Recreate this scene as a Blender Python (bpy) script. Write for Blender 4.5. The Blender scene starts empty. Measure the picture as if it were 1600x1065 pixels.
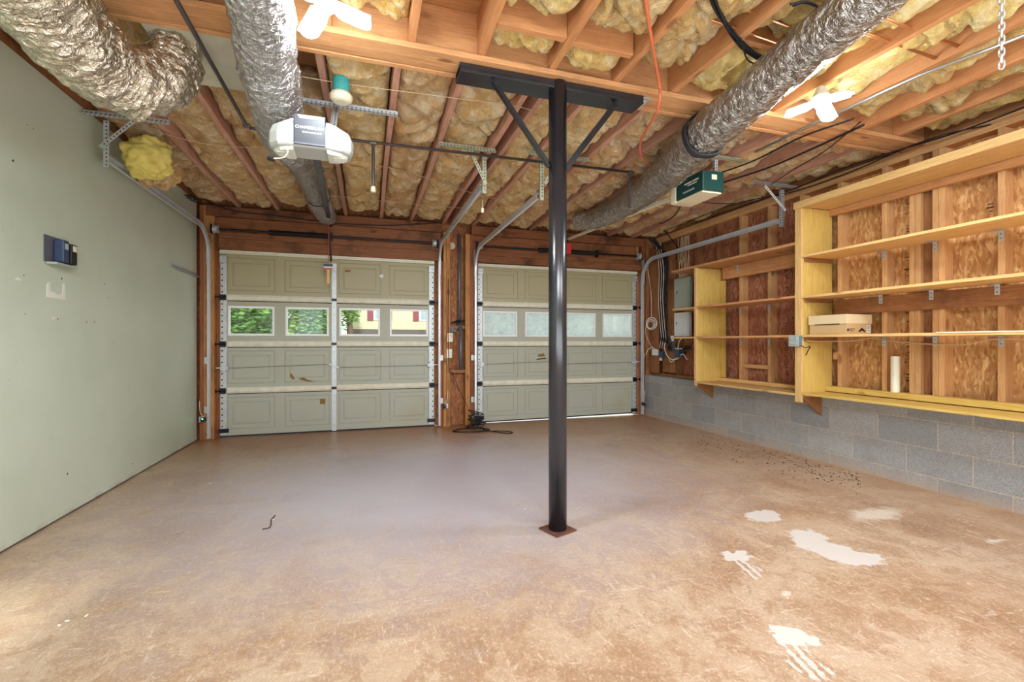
import bpy, math, random
from mathutils import Vector, Matrix, noise

random.seed(7)
SC = bpy.context.scene
COL = SC.collection
PI = math.pi

# ------------------------------------------------------------------ camera
FPX, YAW, CAMZ, HORY = 715.0, math.radians(17.5), 1.09, 534.0
cam = bpy.data.cameras.new('camera')
cam.sensor_width = 36.0
cam.lens = FPX / 1600.0 * 36.0
cam.shift_y = (HORY - 532.5) / 1600.0
cam.clip_start = 0.03
camo = bpy.data.objects.new('camera', cam)
COL.objects.link(camo)
camo.location = (0, 0, CAMZ)
camo.rotation_euler = (PI / 2, 0, -YAW)
SC.camera = camo

# ------------------------------------------------------------------ world, sun, fill, exposure
W = bpy.data.worlds.new('sky')
SC.world = W
W.use_nodes = True
wn = W.node_tree.nodes
bgn = wn['Background']
bgn.inputs['Color'].default_value = (0.86, 0.93, 1.0, 1)
bgn.inputs['Strength'].default_value = 1.5


def light(name, kind, loc, rot, energy, color=(1, 1, 1), **kw):
    l = bpy.data.lights.new(name, kind)
    l.energy = energy
    l.color = color
    for k, v in kw.items():
        setattr(l, k, v)
    o = bpy.data.objects.new(name, l)
    o.location = loc
    o.rotation_euler = rot
    COL.objects.link(o)
    return o


# sun from behind the house, slanting in through the doorway behind the camera
light('sun', 'SUN', (0, -5, 8), (math.radians(66.3), 0, 0), 3.0, (1.0, 0.96, 0.9), angle=math.radians(3))
# added, unseen fill lights: two high behind the camera, one low pointing up
light('rear_fill_west', 'AREA', (0.2, -0.9, 2.5), (math.radians(52), 0, 0), 66, (0.86, 0.93, 1.0), shape='RECTANGLE', size=1.8, size_y=1.0)
light('rear_fill_east', 'AREA', (2.6, -0.7, 2.4), (math.radians(52), 0, 0), 40, (0.84, 0.92, 1.0), shape='RECTANGLE', size=1.6, size_y=1.0)
light('rear_fill_up', 'AREA', (1.0, 0.1, 0.5), (math.radians(150), 0, 0), 46, (0.84, 0.92, 1.0), shape='RECTANGLE', size=3.4, size_y=1.4)
LAMP_EMIT = 115.0

SC.view_settings.view_transform = 'Standard'
SC.view_settings.look = 'None'
SC.view_settings.exposure = 0.80
SC.view_settings.gamma = 1.0
SC.view_settings.use_curve_mapping = False
SC.cycles.max_bounces = 8
SC.cycles.diffuse_bounces = 5
SC.cycles.glossy_bounces = 3
SC.cycles.transparent_max_bounces = 8
SC.cycles.sample_clamp_indirect = 6.0
SC.cycles.use_denoising = True

# ------------------------------------------------------------------ pixel -> point helpers (photo taken as 1600 x 1065)
_c, _s = math.cos(YAW), math.sin(YAW)


def ray(x, y):
    u = x - 800.0
    return u * _c + FPX * _s, -u * _s + FPX * _c, HORY - y


def aZ(x, y, Z):
    r = ray(x, y); t = (Z - CAMZ) / r[2]
    return Vector((t * r[0], t * r[1], Z))


def aY(x, y, Y):
    r = ray(x, y); t = Y / r[1]
    return Vector((t * r[0], Y, CAMZ + t * r[2]))


def aX(x, y, X):
    r = ray(x, y); t = X / r[0]
    return Vector((X, t * r[1], CAMZ + t * r[2]))


# ------------------------------------------------------------------ materials
def lin(c):
    if isinstance(c, str):
        c = tuple(int(c[i:i + 2], 16) for i in (0, 2, 4))
    out = []
    for v in c[:3]:
        v = v / 255.0
        out.append(v / 12.92 if v <= 0.04045 else ((v + 0.055) / 1.055) ** 2.4)
    return (out[0], out[1], out[2], 1.0)


class NT:
    """small node-tree writer"""
    def __init__(self, name):
        self.m = bpy.data.materials.new(name)
        self.m.use_nodes = True
        self.t = self.m.node_tree
        self.b = self.t.nodes['Principled BSDF']
        self.out = self.t.nodes['Material Output']

    def n(self, typ, **kw):
        nd = self.t.nodes.new(typ)
        for k, v in kw.items():
            setattr(nd, k, v)
        return nd

    def l(self, a, b):
        self.t.links.new(a, b)

    def setin(self, nd, key, val):
        if hasattr(val, 'is_linked') or hasattr(val, 'links'):
            self.l(val, nd.inputs[key])
        else:
            nd.inputs[key].default_value = val

    def coord(self, which='Object'):
        return self.n('ShaderNodeTexCoord').outputs[which]

    def mapping(self, vec, scale=(1, 1, 1), loc=(0, 0, 0), rot=(0, 0, 0)):
        m = self.n('ShaderNodeMapping')
        self.l(vec, m.inputs['Vector'])
        self.setin(m, 'Scale', scale)
        self.setin(m, 'Location', loc)
        self.setin(m, 'Rotation', rot)
        return m.outputs[0]

    def noise(self, vec, scale=5, detail=4, rough=0.55, dist=0.0, out='Fac'):
        nd = self.n('ShaderNodeTexNoise')
        self.l(vec, nd.inputs['Vector'])
        nd.inputs['Scale'].default_value = scale
        nd.inputs['Detail'].default_value = detail
        nd.inputs['Roughness'].default_value = rough
        nd.inputs['Distortion'].default_value = dist
        return nd.outputs[out]

    def ramp(self, fac, stops, interp='LINEAR'):
        r = self.n('ShaderNodeValToRGB')
        r.color_ramp.interpolation = interp
        e = r.color_ramp.elements
        while len(e) < len(stops):
            e.new(0.5)
        for i, (p, c) in enumerate(stops):
            e[i].position = p
            e[i].color = lin(c) if not isinstance(c, float) else (c, c, c, 1)
        self.l(fac, r.inputs[0])
        return r.outputs[0]

    def math(self, op, a, b=0.0, c=0.0, clamp=False):
        nd = self.n('ShaderNodeMath', operation=op, use_clamp=clamp)
        for i, v in enumerate((a, b, c)):
            if hasattr(v, 'links'):
                self.l(v, nd.inputs[i])
            else:
                nd.inputs[i].default_value = v
        return nd.outputs[0]

    def mix(self, fac, a, b, blend='MIX'):
        nd = self.n('ShaderNodeMix', data_type='RGBA', blend_type=blend)
        for k, v in ((0, fac), (6, a), (7, b)):
            if hasattr(v, 'links'):
                self.l(v, nd.inputs[k])
            else:
                nd.inputs[k].default_value = v
        return nd.outputs[2]

    def bump(self, h, strength=0.3, dist=0.01):
        b = self.n('ShaderNodeBump')
        b.inputs['Strength'].default_value = strength
        b.inputs['Distance'].default_value = dist
        self.l(h, b.inputs['Height'])
        self.l(b.outputs[0], self.b.inputs['Normal'])

    def base(self, c):
        if hasattr(c, 'links'):
            self.l(c, self.b.inputs['Base Color'])
        else:
            self.b.inputs['Base Color'].default_value = c

    def pr(self, rough=0.6, metal=0.0, spec=0.5):
        self.b.inputs['Roughness'].default_value = rough
        self.b.inputs['Metallic'].default_value = metal
        self.b.inputs['Specular IOR Level'].default_value = spec


def plain(name, c, rough=0.6, metal=0.0, var=0.06, nscale=6.0, bump=0.0, spec=0.5):
    t = NT(name)
    co = t.coord()
    nz = t.noise(co, nscale, 4)
    col = lin(c)
    lo = tuple(v * (1 - var * 2) for v in col[:3]) + (1,)
    hi = tuple(min(1, v * (1 + var * 2)) for v in col[:3]) + (1,)
    t.base(t.mix(nz, lo, hi))
    t.pr(rough, metal, spec)
    if bump:
        t.bump(t.noise(co, nscale * 12, 3), bump, 0.003)
    return t.m


def wood(name, c1, c2, cdark, axis='Y', rough=0.62, knots=True, vary=0.22, stain=0.0, cstain='3A2A22'):
    t = NT(name)
    oi = t.n('ShaderNodeObjectInfo')
    co = t.coord()
    comb = t.n('ShaderNodeCombineXYZ')
    r10 = t.math('MULTIPLY', oi.outputs['Random'], 37.0)
    for i in range(3):
        t.l(r10, comb.inputs[i])
    add = t.n('ShaderNodeVectorMath', operation='ADD')
    t.l(co, add.inputs[0]); t.l(comb.outputs[0], add.inputs[1])
    v0 = add.outputs[0]
    sc = {'X': (0.06, 1, 1), 'Y': (1, 0.06, 1), 'Z': (1, 1, 0.06)}[axis]
    v = t.mapping(v0, sc)
    g1 = t.noise(v, 26, 5, 0.6, 1.2)
    g2 = t.noise(v, 140, 3, 0.6, 0.3)
    col = t.ramp(g1, [(0.30, c1), (0.52, c2), (0.72, c1)])
    col = t.mix(t.math('MULTIPLY', t.ramp(g2, [(0.35, 1.0), (0.55, 0.0)]), 0.30), col, lin(cdark))
    big = t.noise(v0, 1.6, 3)
    col = t.mix(t.math('MULTIPLY', big, 0.35), col, lin(c1))
    if knots:
        sck = {'X': (0.45, 1, 1), 'Y': (1, 0.45, 1), 'Z': (1, 1, 0.45)}[axis]
        vo = t.n('ShaderNodeTexVoronoi')
        t.l(t.mapping(v0, sck), vo.inputs['Vector'])
        vo.inputs['Scale'].default_value = 5.0
        k = t.ramp(vo.outputs['Distance'], [(0.07, 1.0), (0.13, 0.0)])
        col = t.mix(t.math('MULTIPLY', k, 0.7), col, lin(cdark))
    if stain:
        st = t.ramp(t.noise(v0, 2.6, 5, 0.65), [(0.50, 0.0), (0.68, 1.0)])
        col = t.mix(t.math('MULTIPLY', st, stain), col, lin(cstain))
    hsv = t.n('ShaderNodeHueSaturation')
    t.l(col, hsv.inputs['Color'])
    t.l(t.math('ADD', t.math('MULTIPLY', oi.outputs['Random'], vary), 1.0 - vary / 2), hsv.inputs['Value'])
    t.base(hsv.outputs[0])
    t.pr(rough, 0, 0.3)
    t.bump(g2, 0.15, 0.003)
    return t.m


M = {}
for ax in 'XYZ':
    M['joist' + ax] = wood('joist_lumber_' + ax.lower(), 'B8846A', 'CEA088', '7E4C38', ax, stain=0.35, cstain='8A4E3A')
    M['frontjoist' + ax] = wood('near_joist_lumber_' + ax.lower(), 'BE8050', 'D09662', '7E4A2C', ax, stain=0.3, cstain='8A4E30')
    M['pine' + ax] = wood('pine_lumber_' + ax.lower(), 'D9AC66', 'EAC486', '9E6C34', ax)
    M['ply' + ax] = wood('plywood_' + ax.lower(), 'C8A350', 'DABB68', '8A6230', ax, knots=True, vary=0.1)
    M['redwood' + ax] = wood('weathered_lumber_' + ax.lower(), '8C5A38', 'A87448', '4A2A1A', ax, stain=0.55, cstain='3A211B')
    M['header' + ax] = wood('header_lumber_' + ax.lower(), '7E4C2E', '9A643E', '40241A', ax, stain=0.75, cstain='2E1C18')
    M['stud' + ax] = wood('stud_lumber_' + ax.lower(), 'CB9660', 'DDB07A', '8E5B34', ax, stain=0.25, cstain='8A5638')
    M['beam' + ax] = wood('beam_lumber_' + ax.lower(), 'CA8E58', 'DCA672', '7A4526', ax, stain=0.25, cstain='70422A')
M['jamb'] = wood('jamb_lumber', 'AC7442', 'C89058', '5A3420', 'Z', stain=0.5, cstain='45261A')
M['jambedge'] = wood('jamb_edge_lumber', '8E4F30', 'A86840', '4A281C', 'Z', stain=0.5, cstain='30201C')

# paint on the left wall
t = NT('green_wall_paint')
co = t.coord()
n1 = t.noise(co, 0.9, 4, 0.6)
col = t.ramp(n1, [(0.3, 'C2CDB6'), (0.7, 'D3DCCA')])
n2 = t.noise(t.mapping(co, (1, 1, 0.35)), 7, 5, 0.7)
col = t.mix(t.math('MULTIPLY', t.ramp(n2, [(0.60, 0.0), (0.80, 1.0)]), 0.22), col, lin('9E9A7C'))
n3 = t.noise(co, 26, 3, 0.6)
col = t.mix(t.math('MULTIPLY', t.ramp(n3, [(0.74, 0.0), (0.77, 1.0)]), 0.5), col, lin('7E7660'))
sep = t.n('ShaderNodeSeparateXYZ'); t.l(co, sep.inputs[0])
low = t.math('MULTIPLY', t.ramp(sep.outputs['Z'], [(0.0, 1.0), (0.05, 0.0)]), t.ramp(t.noise(co, 9, 4), [(0.45, 0.0), (0.6, 1.0)]))
col = t.mix(t.math('MULTIPLY', low, 0.5), col, lin('A58A6E'))
t.base(col); t.pr(0.42, 0, 0.45); t.bump(t.noise(co, 1.4, 2), 0.25, 0.05)
M['green'] = t.m

# floor
t = NT('clay_stained_concrete')
co = t.coord()
sep = t.n('ShaderNodeSeparateXYZ'); t.l(co, sep.inputs[0])
na = t.noise(co, 1.3, 7, 0.68, 0.6)
nb = t.noise(co, 5.0, 7, 0.74, 0.7)
nc = t.noise(t.mapping(co, (1.4, 1, 1), rot=(0, 0, 0.5)), 55, 5, 0.7, 1.2)
nd_ = t.math('MAXIMUM', t.noise(t.mapping(co, (1, 5, 1), rot=(0, 0, -0.7)), 9, 4, 0.7, 0.8), t.noise(t.mapping(co, (5, 1, 1), rot=(0, 0, -0.3)), 8, 4, 0.7, 0.8))
col = t.ramp(na, [(0.32, '967458'), (0.44, 'B09174'), (0.56, 'C0A88E'), (0.70, 'A88A6E')])
col = t.mix(t.math('MULTIPLY', t.ramp(nb, [(0.44, 1.0), (0.52, 0.0)]), 0.55), col, lin('987252'))
col = t.mix(t.math('MULTIPLY', t.ramp(nc, [(0.50, 0.0), (0.66, 1.0)]), 0.45), col, lin('E6D6BE'))
col = t.mix(t.math('MULTIPLY', t.ramp(nd_, [(0.60, 0.0), (0.68, 1.0)]), 0.45), col, lin('E6D8C4'))
col = t.mix(t.math('MULTIPLY', t.ramp(t.noise(co, 130, 2, 0.5), [(0.62, 0.0), (0.70, 1.0)]), 0.35), col, lin('9A6E4E'))
# bluish sheen of window light painted into the colour across the room's middle
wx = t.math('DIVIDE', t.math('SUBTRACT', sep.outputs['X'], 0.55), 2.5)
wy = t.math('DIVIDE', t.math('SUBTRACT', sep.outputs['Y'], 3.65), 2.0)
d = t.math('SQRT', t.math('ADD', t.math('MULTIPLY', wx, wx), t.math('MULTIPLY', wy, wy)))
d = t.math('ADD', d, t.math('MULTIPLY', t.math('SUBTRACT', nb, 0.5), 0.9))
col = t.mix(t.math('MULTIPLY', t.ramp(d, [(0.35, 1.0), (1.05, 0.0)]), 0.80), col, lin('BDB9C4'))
# clay washed in along the doors and the walls
ex = t.math('ADD', t.math('DIVIDE', sep.outputs['Y'], 5.9), t.math('MULTIPLY', t.math('SUBTRACT', nb, 0.5), 0.16))
col = t.mix(t.math('MULTIPLY', t.ramp(ex, [(0.80, 0.0), (0.98, 1.0)]), 0.75), col, lin('A66E42'))
wr = t.math('ADD', sep.outputs['X'], t.math('MULTIPLY', t.math('SUBTRACT', nb, 0.5), 1.2))
col = t.mix(t.math('MULTIPLY', t.ramp(t.math('MULTIPLY', wr, 0.25), [(0.78, 0.0), (0.98, 1.0)]), 0.4), col, lin('BC8A5C'))
# spilled white plaster, ragged edges
warp = t.noise(co, 9, 5, 0.65, out='Color')
wv = t.n('ShaderNodeVectorMath', operation='SUBTRACT'); t.l(warp, wv.inputs[0]); wv.inputs[1].default_value = (0.5, 0.5, 0.5)
ws = t.n('ShaderNodeVectorMath', operation='SCALE'); t.l(wv.outputs[0], ws.inputs[0]); ws.inputs['Scale'].default_value = 0.20
wa = t.n('ShaderNodeVectorMath', operation='ADD'); t.l(co, wa.inputs[0]); t.l(ws.outputs[0], wa.inputs[1])
wp = wa.outputs[0]


def blob(px, py, rx, ry, rot=0.0):
    c = aZ(px, py, 0)
    tr = t.n('ShaderNodeVectorMath', operation='SUBTRACT'); t.l(wp, tr.inputs[0]); tr.inputs[1].default_value = c
    mp = t.mapping(tr.outputs[0], (1, 1, 0), rot=(0, 0, rot))
    sc = t.n('ShaderNodeVectorMath', operation='MULTIPLY'); t.l(mp, sc.inputs[0]); sc.inputs[1].default_value = (1 / rx, 1 / ry, 0)
    ln = t.n('ShaderNodeVectorMath', operation='LENGTH'); t.l(sc.outputs[0], ln.inputs[0])
    return ln.outputs['Value']


blobs = [blob(1195, 806, 0.15, 0.085, -0.2), blob(1262, 842, 0.17, 0.10, -0.5), blob(1300, 860, 0.15, 0.10, -0.5),
         blob(1340, 872, 0.15, 0.075, 0.1), blob(1150, 868, 0.085, 0.06), blob(1236, 995, 0.075, 0.06)]
mn = blobs[0]
for b in blobs[1:]:
    mn = t.math('MINIMUM', mn, b)
col = t.mix(t.math('MULTIPLY', t.ramp(mn, [(0.85, 1.0), (1.02, 0.0)]), 0.92), col, lin('D6D2CB'))
faint = t.math('MINIMUM', blob(1370, 803, 0.26, 0.11, -0.1), t.math('MINIMUM', blob(1560, 845, 0.09, 0.03), blob(1230, 930, 0.05, 0.02)))
col = t.mix(t.math('MULTIPLY', t.ramp(faint, [(0.5, 1.0), (1.1, 0.0)]), 0.7), col, lin('E4DCCB'))
# tread marks printed in plaster
wave = t.n('ShaderNodeTexWave'); t.l(t.mapping(co, rot=(0, 0, 0.25)), wave.inputs['Vector'])
wave.inputs['Scale'].default_value = 9.0; wave.inputs['Distortion'].default_value = 3.0; wave.inputs['Detail'].default_value = 2.0; wave.inputs['Detail Scale'].default_value = 3.0
tm = t.math('MINIMUM', blob(1172, 888, 0.05, 0.11, 0.25), blob(1252, 1030, 0.065, 0.11, 0.25))
col = t.mix(t.math('MULTIPLY', t.math('MULTIPLY', t.ramp(tm, [(0.8, 1.0), (1.1, 0.0)]), t.ramp(wave.outputs['Fac'], [(0.35, 0.0), (0.5, 1.0)])), 0.85), col, lin('D2CEC6'))
t.base(col)
t.pr(0.5, 0, 0.5)
t.l(t.math('ADD', t.math('MULTIPLY', nb, 0.35), 0.20), t.b.inputs['Roughness'])
t.bump(nc, 0.10, 0.004)
M['floor'] = t.m

# concrete block, laid in half-bond courses
t = NT('grey_concrete_block')
co = t.coord()
sep = t.n('ShaderNodeSeparateXYZ'); t.l(co, sep.inputs[0])
cmb = t.n('ShaderNodeCombineXYZ'); t.l(sep.outputs['Y'], cmb.inputs[0]); t.l(t.math('ADD', sep.outputs['Z'], 0.1), cmb.inputs[1])
br = t.n('ShaderNodeTexBrick'); t.l(cmb.outputs[0], br.inputs['Vector'])
br.inputs['Scale'].default_value = 1.0
br.inputs['Brick Width'].default_value = 0.406; br.inputs['Row Height'].default_value = 0.203
br.inputs['Mortar Size'].default_value = 0.006; br.inputs['Mortar Smooth'].default_value = 0.3
br.inputs['Bias'].default_value = 0.0
br.inputs['Color1'].default_value = lin('A0A2A4'); br.inputs['Color2'].default_value = lin('B6B6B3'); br.inputs['Mortar'].default_value = lin('C9BDAE')
nf = t.noise(co, 160, 3, 0.7)
nm = t.noise(co, 6, 5, 0.6)
col = t.mix(t.math('MULTIPLY', t.ramp(nf, [(0.40, 1.0), (0.58, 0.0)]), 0.5), br.outputs['Color'], lin('6A6A6A'))
col = t.mix(t.math('MULTIPLY', t.ramp(nm, [(0.5, 0.0), (0.75, 1.0)]), 0.35), col, lin('8C8078'))
base_st = t.math('MULTIPLY', t.ramp(t.math('ADD', sep.outputs['Z'], t.math('MULTIPLY', t.math('SUBTRACT', nm, 0.5), 0.12)), [(0.0, 1.0), (0.10, 0.0)]), 0.6)
col = t.mix(base_st, col, lin('BFA58C'))
t.base(col); t.pr(0.9, 0, 0.2)
t.bump(t.math('ADD', t.math('MULTIPLY', br.outputs['Fac'], -1.2), t.math('MULTIPLY', nf, 0.35)), 0.5, 0.006)
M['block'] = t.m


# OSB
def osb_mat(name, cs):
    t = NT(name)
    co = t.coord()
    wv_ = t.noise(co, 7, 2, 0.5, out='Color')
    a = t.n('ShaderNodeVectorMath', operation='SCALE'); t.l(wv_, a.inputs[0]); a.inputs['Scale'].default_value = 0.05
    a2 = t.n('ShaderNodeVectorMath', operation='ADD'); t.l(co, a2.inputs[0]); t.l(a.outputs[0], a2.inputs[1])
    v1 = t.n('ShaderNodeTexVoronoi'); t.l(t.mapping(a2.outputs[0], (1, 1.0, 0.35), rot=(1.0, 0, 0)), v1.inputs['Vector']); v1.inputs['Scale'].default_value = 70
    v2 = t.n('ShaderNodeTexVoronoi'); t.l(t.mapping(a2.outputs[0], (1, 0.9, 0.25), rot=(-0.7, 0, 0)), v2.inputs['Vector']); v2.inputs['Scale'].default_value = 52
    s1 = t.n('ShaderNodeSeparateColor'); t.l(v1.outputs['Color'], s1.inputs[0])
    s2 = t.n('ShaderNodeSeparateColor'); t.l(v2.outputs['Color'], s2.inputs[0])
    f = t.math('ADD', t.math('MULTIPLY', s1.outputs[0], 0.55), t.math('MULTIPLY', s2.outputs[0], 0.45))
    col = t.ramp(f, [(0.1, cs[0]), (0.4, cs[1]), (0.65, cs[2]), (0.92, cs[3])])
    col = t.mix(t.math('MULTIPLY', t.noise(co, 2.0, 4), 0.4), col, lin(cs[1]))
    t.base(col); t.pr(0.6, 0, 0.3); t.bump(f, 0.2, 0.003)
    return t.m


M['osb'] = osb_mat('oriented_strand_board', ['A26A3E', 'BC8852', 'CC9F68', 'E8C48C'])
M['osb_far'] = osb_mat('reddish_strand_board', ['8A4E3A', 'A2654A', 'B17A5C', 'CB9A7A'])
M['osb_bay'] = osb_mat('dark_strand_board', ['7E4A2A', '9A6238', 'A97046', 'C08A58'])

# insulation
t = NT('yellow_glass_wool')
co = t.coord()
oi = t.n('ShaderNodeObjectInfo')
na = t.noise(co, 3.2, 5, 0.62, 0.6)
nb = t.noise(co, 14, 5, 0.7, 0.8)
nc = t.noise(co, 90, 4, 0.75)
col = t.ramp(na, [(0.28, 'BE803C'), (0.42, 'E2AE66'), (0.54, 'F6D496'), (0.70, 'FEF0CC')])
col = t.mix(t.math('MULTIPLY', t.ramp(nb, [(0.44, 1.0), (0.58, 0.0)]), 0.45), col, lin('D3973F'))
col = t.mix(t.math('MULTIPLY', t.ramp(nb, [(0.54, 0.0), (0.66, 1.0)]), 0.6), col, lin('FFF2D0'))
col = t.mix(t.math('MULTIPLY', t.ramp(nc, [(0.40, 0.0), (0.70, 1.0)]), 0.35), col, lin('FFECBE'))
hsv = t.n('ShaderNodeHueSaturation'); t.l(col, hsv.inputs['Color'])
t.l(t.math('ADD', t.math('MULTIPLY', oi.outputs['Random'], 0.22), 0.86), hsv.inputs['Value'])
t.l(t.math('ADD', t.math('MULTIPLY', oi.outputs['Random'], 0.02), 0.49), hsv.inputs['Hue'])
t.base(hsv.outputs[0]); t.pr(0.95, 0, 0.05)
t.b.inputs['Sheen Weight'].default_value = 0.15
t.bump(t.math('ADD', nb, t.math('MULTIPLY', nc, 0.5)), 1.0, 0.035)
M['wool'] = t.m
M['woolnear'] = t.m.copy()
for nd in M['woolnear'].node_tree.nodes:
    if nd.bl_idname == 'ShaderNodeValToRGB' and len(nd.color_ramp.elements) == 4:
        for e_, c_ in zip(nd.color_ramp.elements, ('CC9638', 'E6BA54', 'F6D886', 'FEF0C0')):
            e_.color = lin(c_)
M['woolnear'].name = 'near_glass_wool'
M['woolyellow'] = plain('lemon_glass_wool', 'DFCB70', 0.95, var=0.2, nscale=14, bump=0.8, spec=0.05)


# foils
def foil(name, c, rough, grid=0.0, crinkle=0.5, cs=40, metal=0.85):
    t = NT(name)
    co = t.coord()
    n1 = t.noise(co, cs, 4, 0.65, 1.0)
    n2 = t.noise(co, 5, 3)
    lo = tuple(v * 0.7 for v in lin(c)[:3]) + (1,)
    colr = t.mix(n2, lo, lin(c))
    t.pr(rough, metal, 0.5)
    h = n1
    if grid:
        uv = t.coord('UV')
        s = t.n('ShaderNodeSeparateXYZ'); t.l(uv, s.inputs[0])
        gu = t.math('FRACT', t.math('MULTIPLY', s.outputs[0], 70.0))
        gv = t.math('FRACT', t.math('MULTIPLY', s.outputs[1], 66.0))
        g = t.math('MAXIMUM', t.math('LESS_THAN', gu, 0.14), t.math('LESS_THAN', gv, 0.14))
        colr = t.mix(t.math('MULTIPLY', g, grid), colr, lin('4A453E'))
        h = t.math('ADD', n1, t.math('MULTIPLY', g, 0.25))
    t.base(colr)
    t.bump(h, crinkle, 0.03)
    return t.m


M['foil'] = foil('crinkled_foil', 'F0E6D0', 0.20, 0, 0.7, 30, 0.95)
M['foilgrid'] = foil('scrim_foil', 'C9C4BC', 0.20, 0.35, 1.0, 26, 0.95)
M['foilgrey'] = foil('grey_scrim_foil', 'D6D4D2', 0.22, 0.2, 1.0, 30, 0.88)

M['galv'] = plain('galvanised_steel', 'C4CACA', 0.40, 0.45, 0.12, 22)
M['galvwhite'] = plain('bright_galvanised_steel', 'C9CFCF', 0.45, 0.45, 0.10, 18)
M['anglegreen'] = plain('zinc_angle_iron', 'B9BEA4', 0.45, 0.4, 0.14, 20)
M['track'] = plain('track_steel', 'D3D8DB', 0.35, 0.45, 0.06, 8)
M['darkhole'] = plain('punched_hole_dark', '1C1C1C', 0.9, 0)
M['blacksteel'] = plain('black_painted_steel', '1F2126', 0.24, 0.0, 0.25, 9, 0.05, spec=0.8)
M['rust'] = plain('rusty_steel', '6A4434', 0.75, 0.2, 0.25, 30, 0.3)
M['blackpipe'] = plain('black_iron_pipe', '5E5856', 0.3, 0.6, 0.2, 14)
M['greypipe'] = plain('grey_conduit', '6B7078', 0.4, 0.3, 0.1, 10)
M['silverpipe'] = plain('silver_conduit', 'B9BABC', 0.3, 0.8, 0.06, 10)
M['black'] = plain('black_rubber', '17171A', 0.55, 0)
M['blackmetal'] = plain('black_metal', '24262A', 0.4, 0.5)
M['cablewhite'] = plain('white_cable', 'E4DED2', 0.5, 0)
M['cabletan'] = plain('tan_cable', 'C8AE88', 0.55, 0)
M['orange'] = plain('orange_rubber', 'D8704A', 0.5, 0)
M['redplastic'] = plain('red_plastic', 'D23434', 0.35, 0)
M['white'] = plain('white_plastic', 'DEDDD4', 0.35, 0, 0.02)
M['housingwhite'] = plain('opener_housing_plastic', 'A2A49C', 0.35, 0, 0.02)
M['panelplate'] = plain('opener_panel_grey', '22242B', 0.4, 0, 0.03)
M['framewhite'] = plain('window_frame_white', 'F6F6F2', 0.35, 0, 0.01)
M['ivory'] = plain('ivory_plastic', 'E9E0C2', 0.4, 0, 0.02)
M['greyplate'] = plain('grey_printed_panel', '5E6068', 0.45, 0, 0.04)
M['darkplate'] = plain('dark_grey_panel', '4A4C54', 0.4, 0, 0.04)
M['lens'] = plain('milky_lens', 'C9C8BA', 0.2, 0, 0.04)
M['teal'] = plain('teal_plastic', '3E9A94', 0.45, 0)
M['blue'] = plain('blue_plastic', '31415E', 0.45, 0)
M['boxblue'] = plain('blue_junction_box', '5E7E94', 0.5, 0)
M['greenpaint'] = plain('dark_green_enamel', '12433F', 0.35, 0, 0.1)
M['panelgrey'] = plain('grey_enamel', 'A7B2A6', 0.45, 0.0, 0.04)
M['panelwhite'] = plain('white_enamel', 'E2E6E6', 0.4, 0.0, 0.03)
M['cardboard'] = plain('kraft_cardboard', 'C6A473', 0.8, 0, 0.06, 5)
M['cardlight'] = plain('pale_cardboard', 'DCC59A', 0.8, 0, 0.05, 5)
M['ink'] = plain('black_ink', '15130F', 0.7, 0)
M['inkbrown'] = plain('brown_ink', '4A2A1C', 0.8, 0)
M['copper'] = plain('copper_pipe', 'C98A5A', 0.35, 0.7)
M['plaster'] = plain('white_wall_plaster', 'E6E6DA', 0.8, 0)
M['pvc'] = plain('cream_pipe', 'E2DFC8', 0.4, 0, 0.04)
M['sheet'] = plain('pale_duct_board', 'C9C5AE', 0.55, 0.0, 0.12, 9)
M['dirt'] = plain('dry_leaf_debris', '3E342A', 0.9, 0, 0.3, 30)
M['siding_trim'] = plain('maroon_paint', '7A3440', 0.7, 0)
M['darkroof'] = plain('dark_shingles', '5A5350', 0.9, 0)
M['winglass'] = plain('window_blue_glass', '8E9EA8', 0.1, 0)
M['bark'] = plain('tree_bark', '5A4638', 0.9, 0, 0.2, 20, 0.6)
M['brown'] = plain('brown_wall', '7A4A30', 0.8, 0)

# garage door skin: old olive-cream enamel, yellowed with rust blooms
t = NT('olive_door_enamel')
co = t.coord()
sep = t.n('ShaderNodeSeparateXYZ'); t.l(co, sep.inputs[0])
n1 = t.noise(co, 1.7, 4)
n2 = t.noise(t.mapping(co, (0.3, 1, 1)), 10, 5, 0.7)
cbase = t.ramp(t.math('DIVIDE', sep.outputs['Z'], 2.14), [(0.0, 'B4B6A6'), (0.70, 'B3B3A0'), (0.78, 'B0A886'), (1.0, 'ABA27C')])
col = t.mix(t.math('MULTIPLY', t.ramp(n1, [(0.55, 0.0), (0.75, 1.0)]), 0.35), cbase, lin('A89C6E'))
col = t.mix(t.math('MULTIPLY', t.ramp(n2, [(0.66, 0.0), (0.8, 1.0)]), 0.25), col, lin('8C7448'))
t.base(col); t.pr(0.45, 0, 0.4)
M['door'] = t.m
M['strip'] = plain('cream_door_strut', 'E2DDC6', 0.5, 0.0, 0.12, 14)
M['doorrust'] = plain('door_rust_stain', '8E6B38', 0.9, 0, 0.2, 40)

# clear pane
t = NT('clear_pane')
tr = t.n('ShaderNodeBsdfTransparent'); tr.inputs[0].default_value = (0.93, 0.96, 0.96, 1)
gl = t.n('ShaderNodeBsdfGlossy'); gl.inputs['Roughness'].default_value = 0.05
mx = t.n('ShaderNodeMixShader'); mx.inputs[0].default_value = 0.06
t.l(tr.outputs[0], mx.inputs[1]); t.l(gl.outputs[0], mx.inputs[2]); t.l(mx.outputs[0], t.out.inputs[0])
t.t.nodes.remove(t.b)
M['pane'] = t.m
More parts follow.
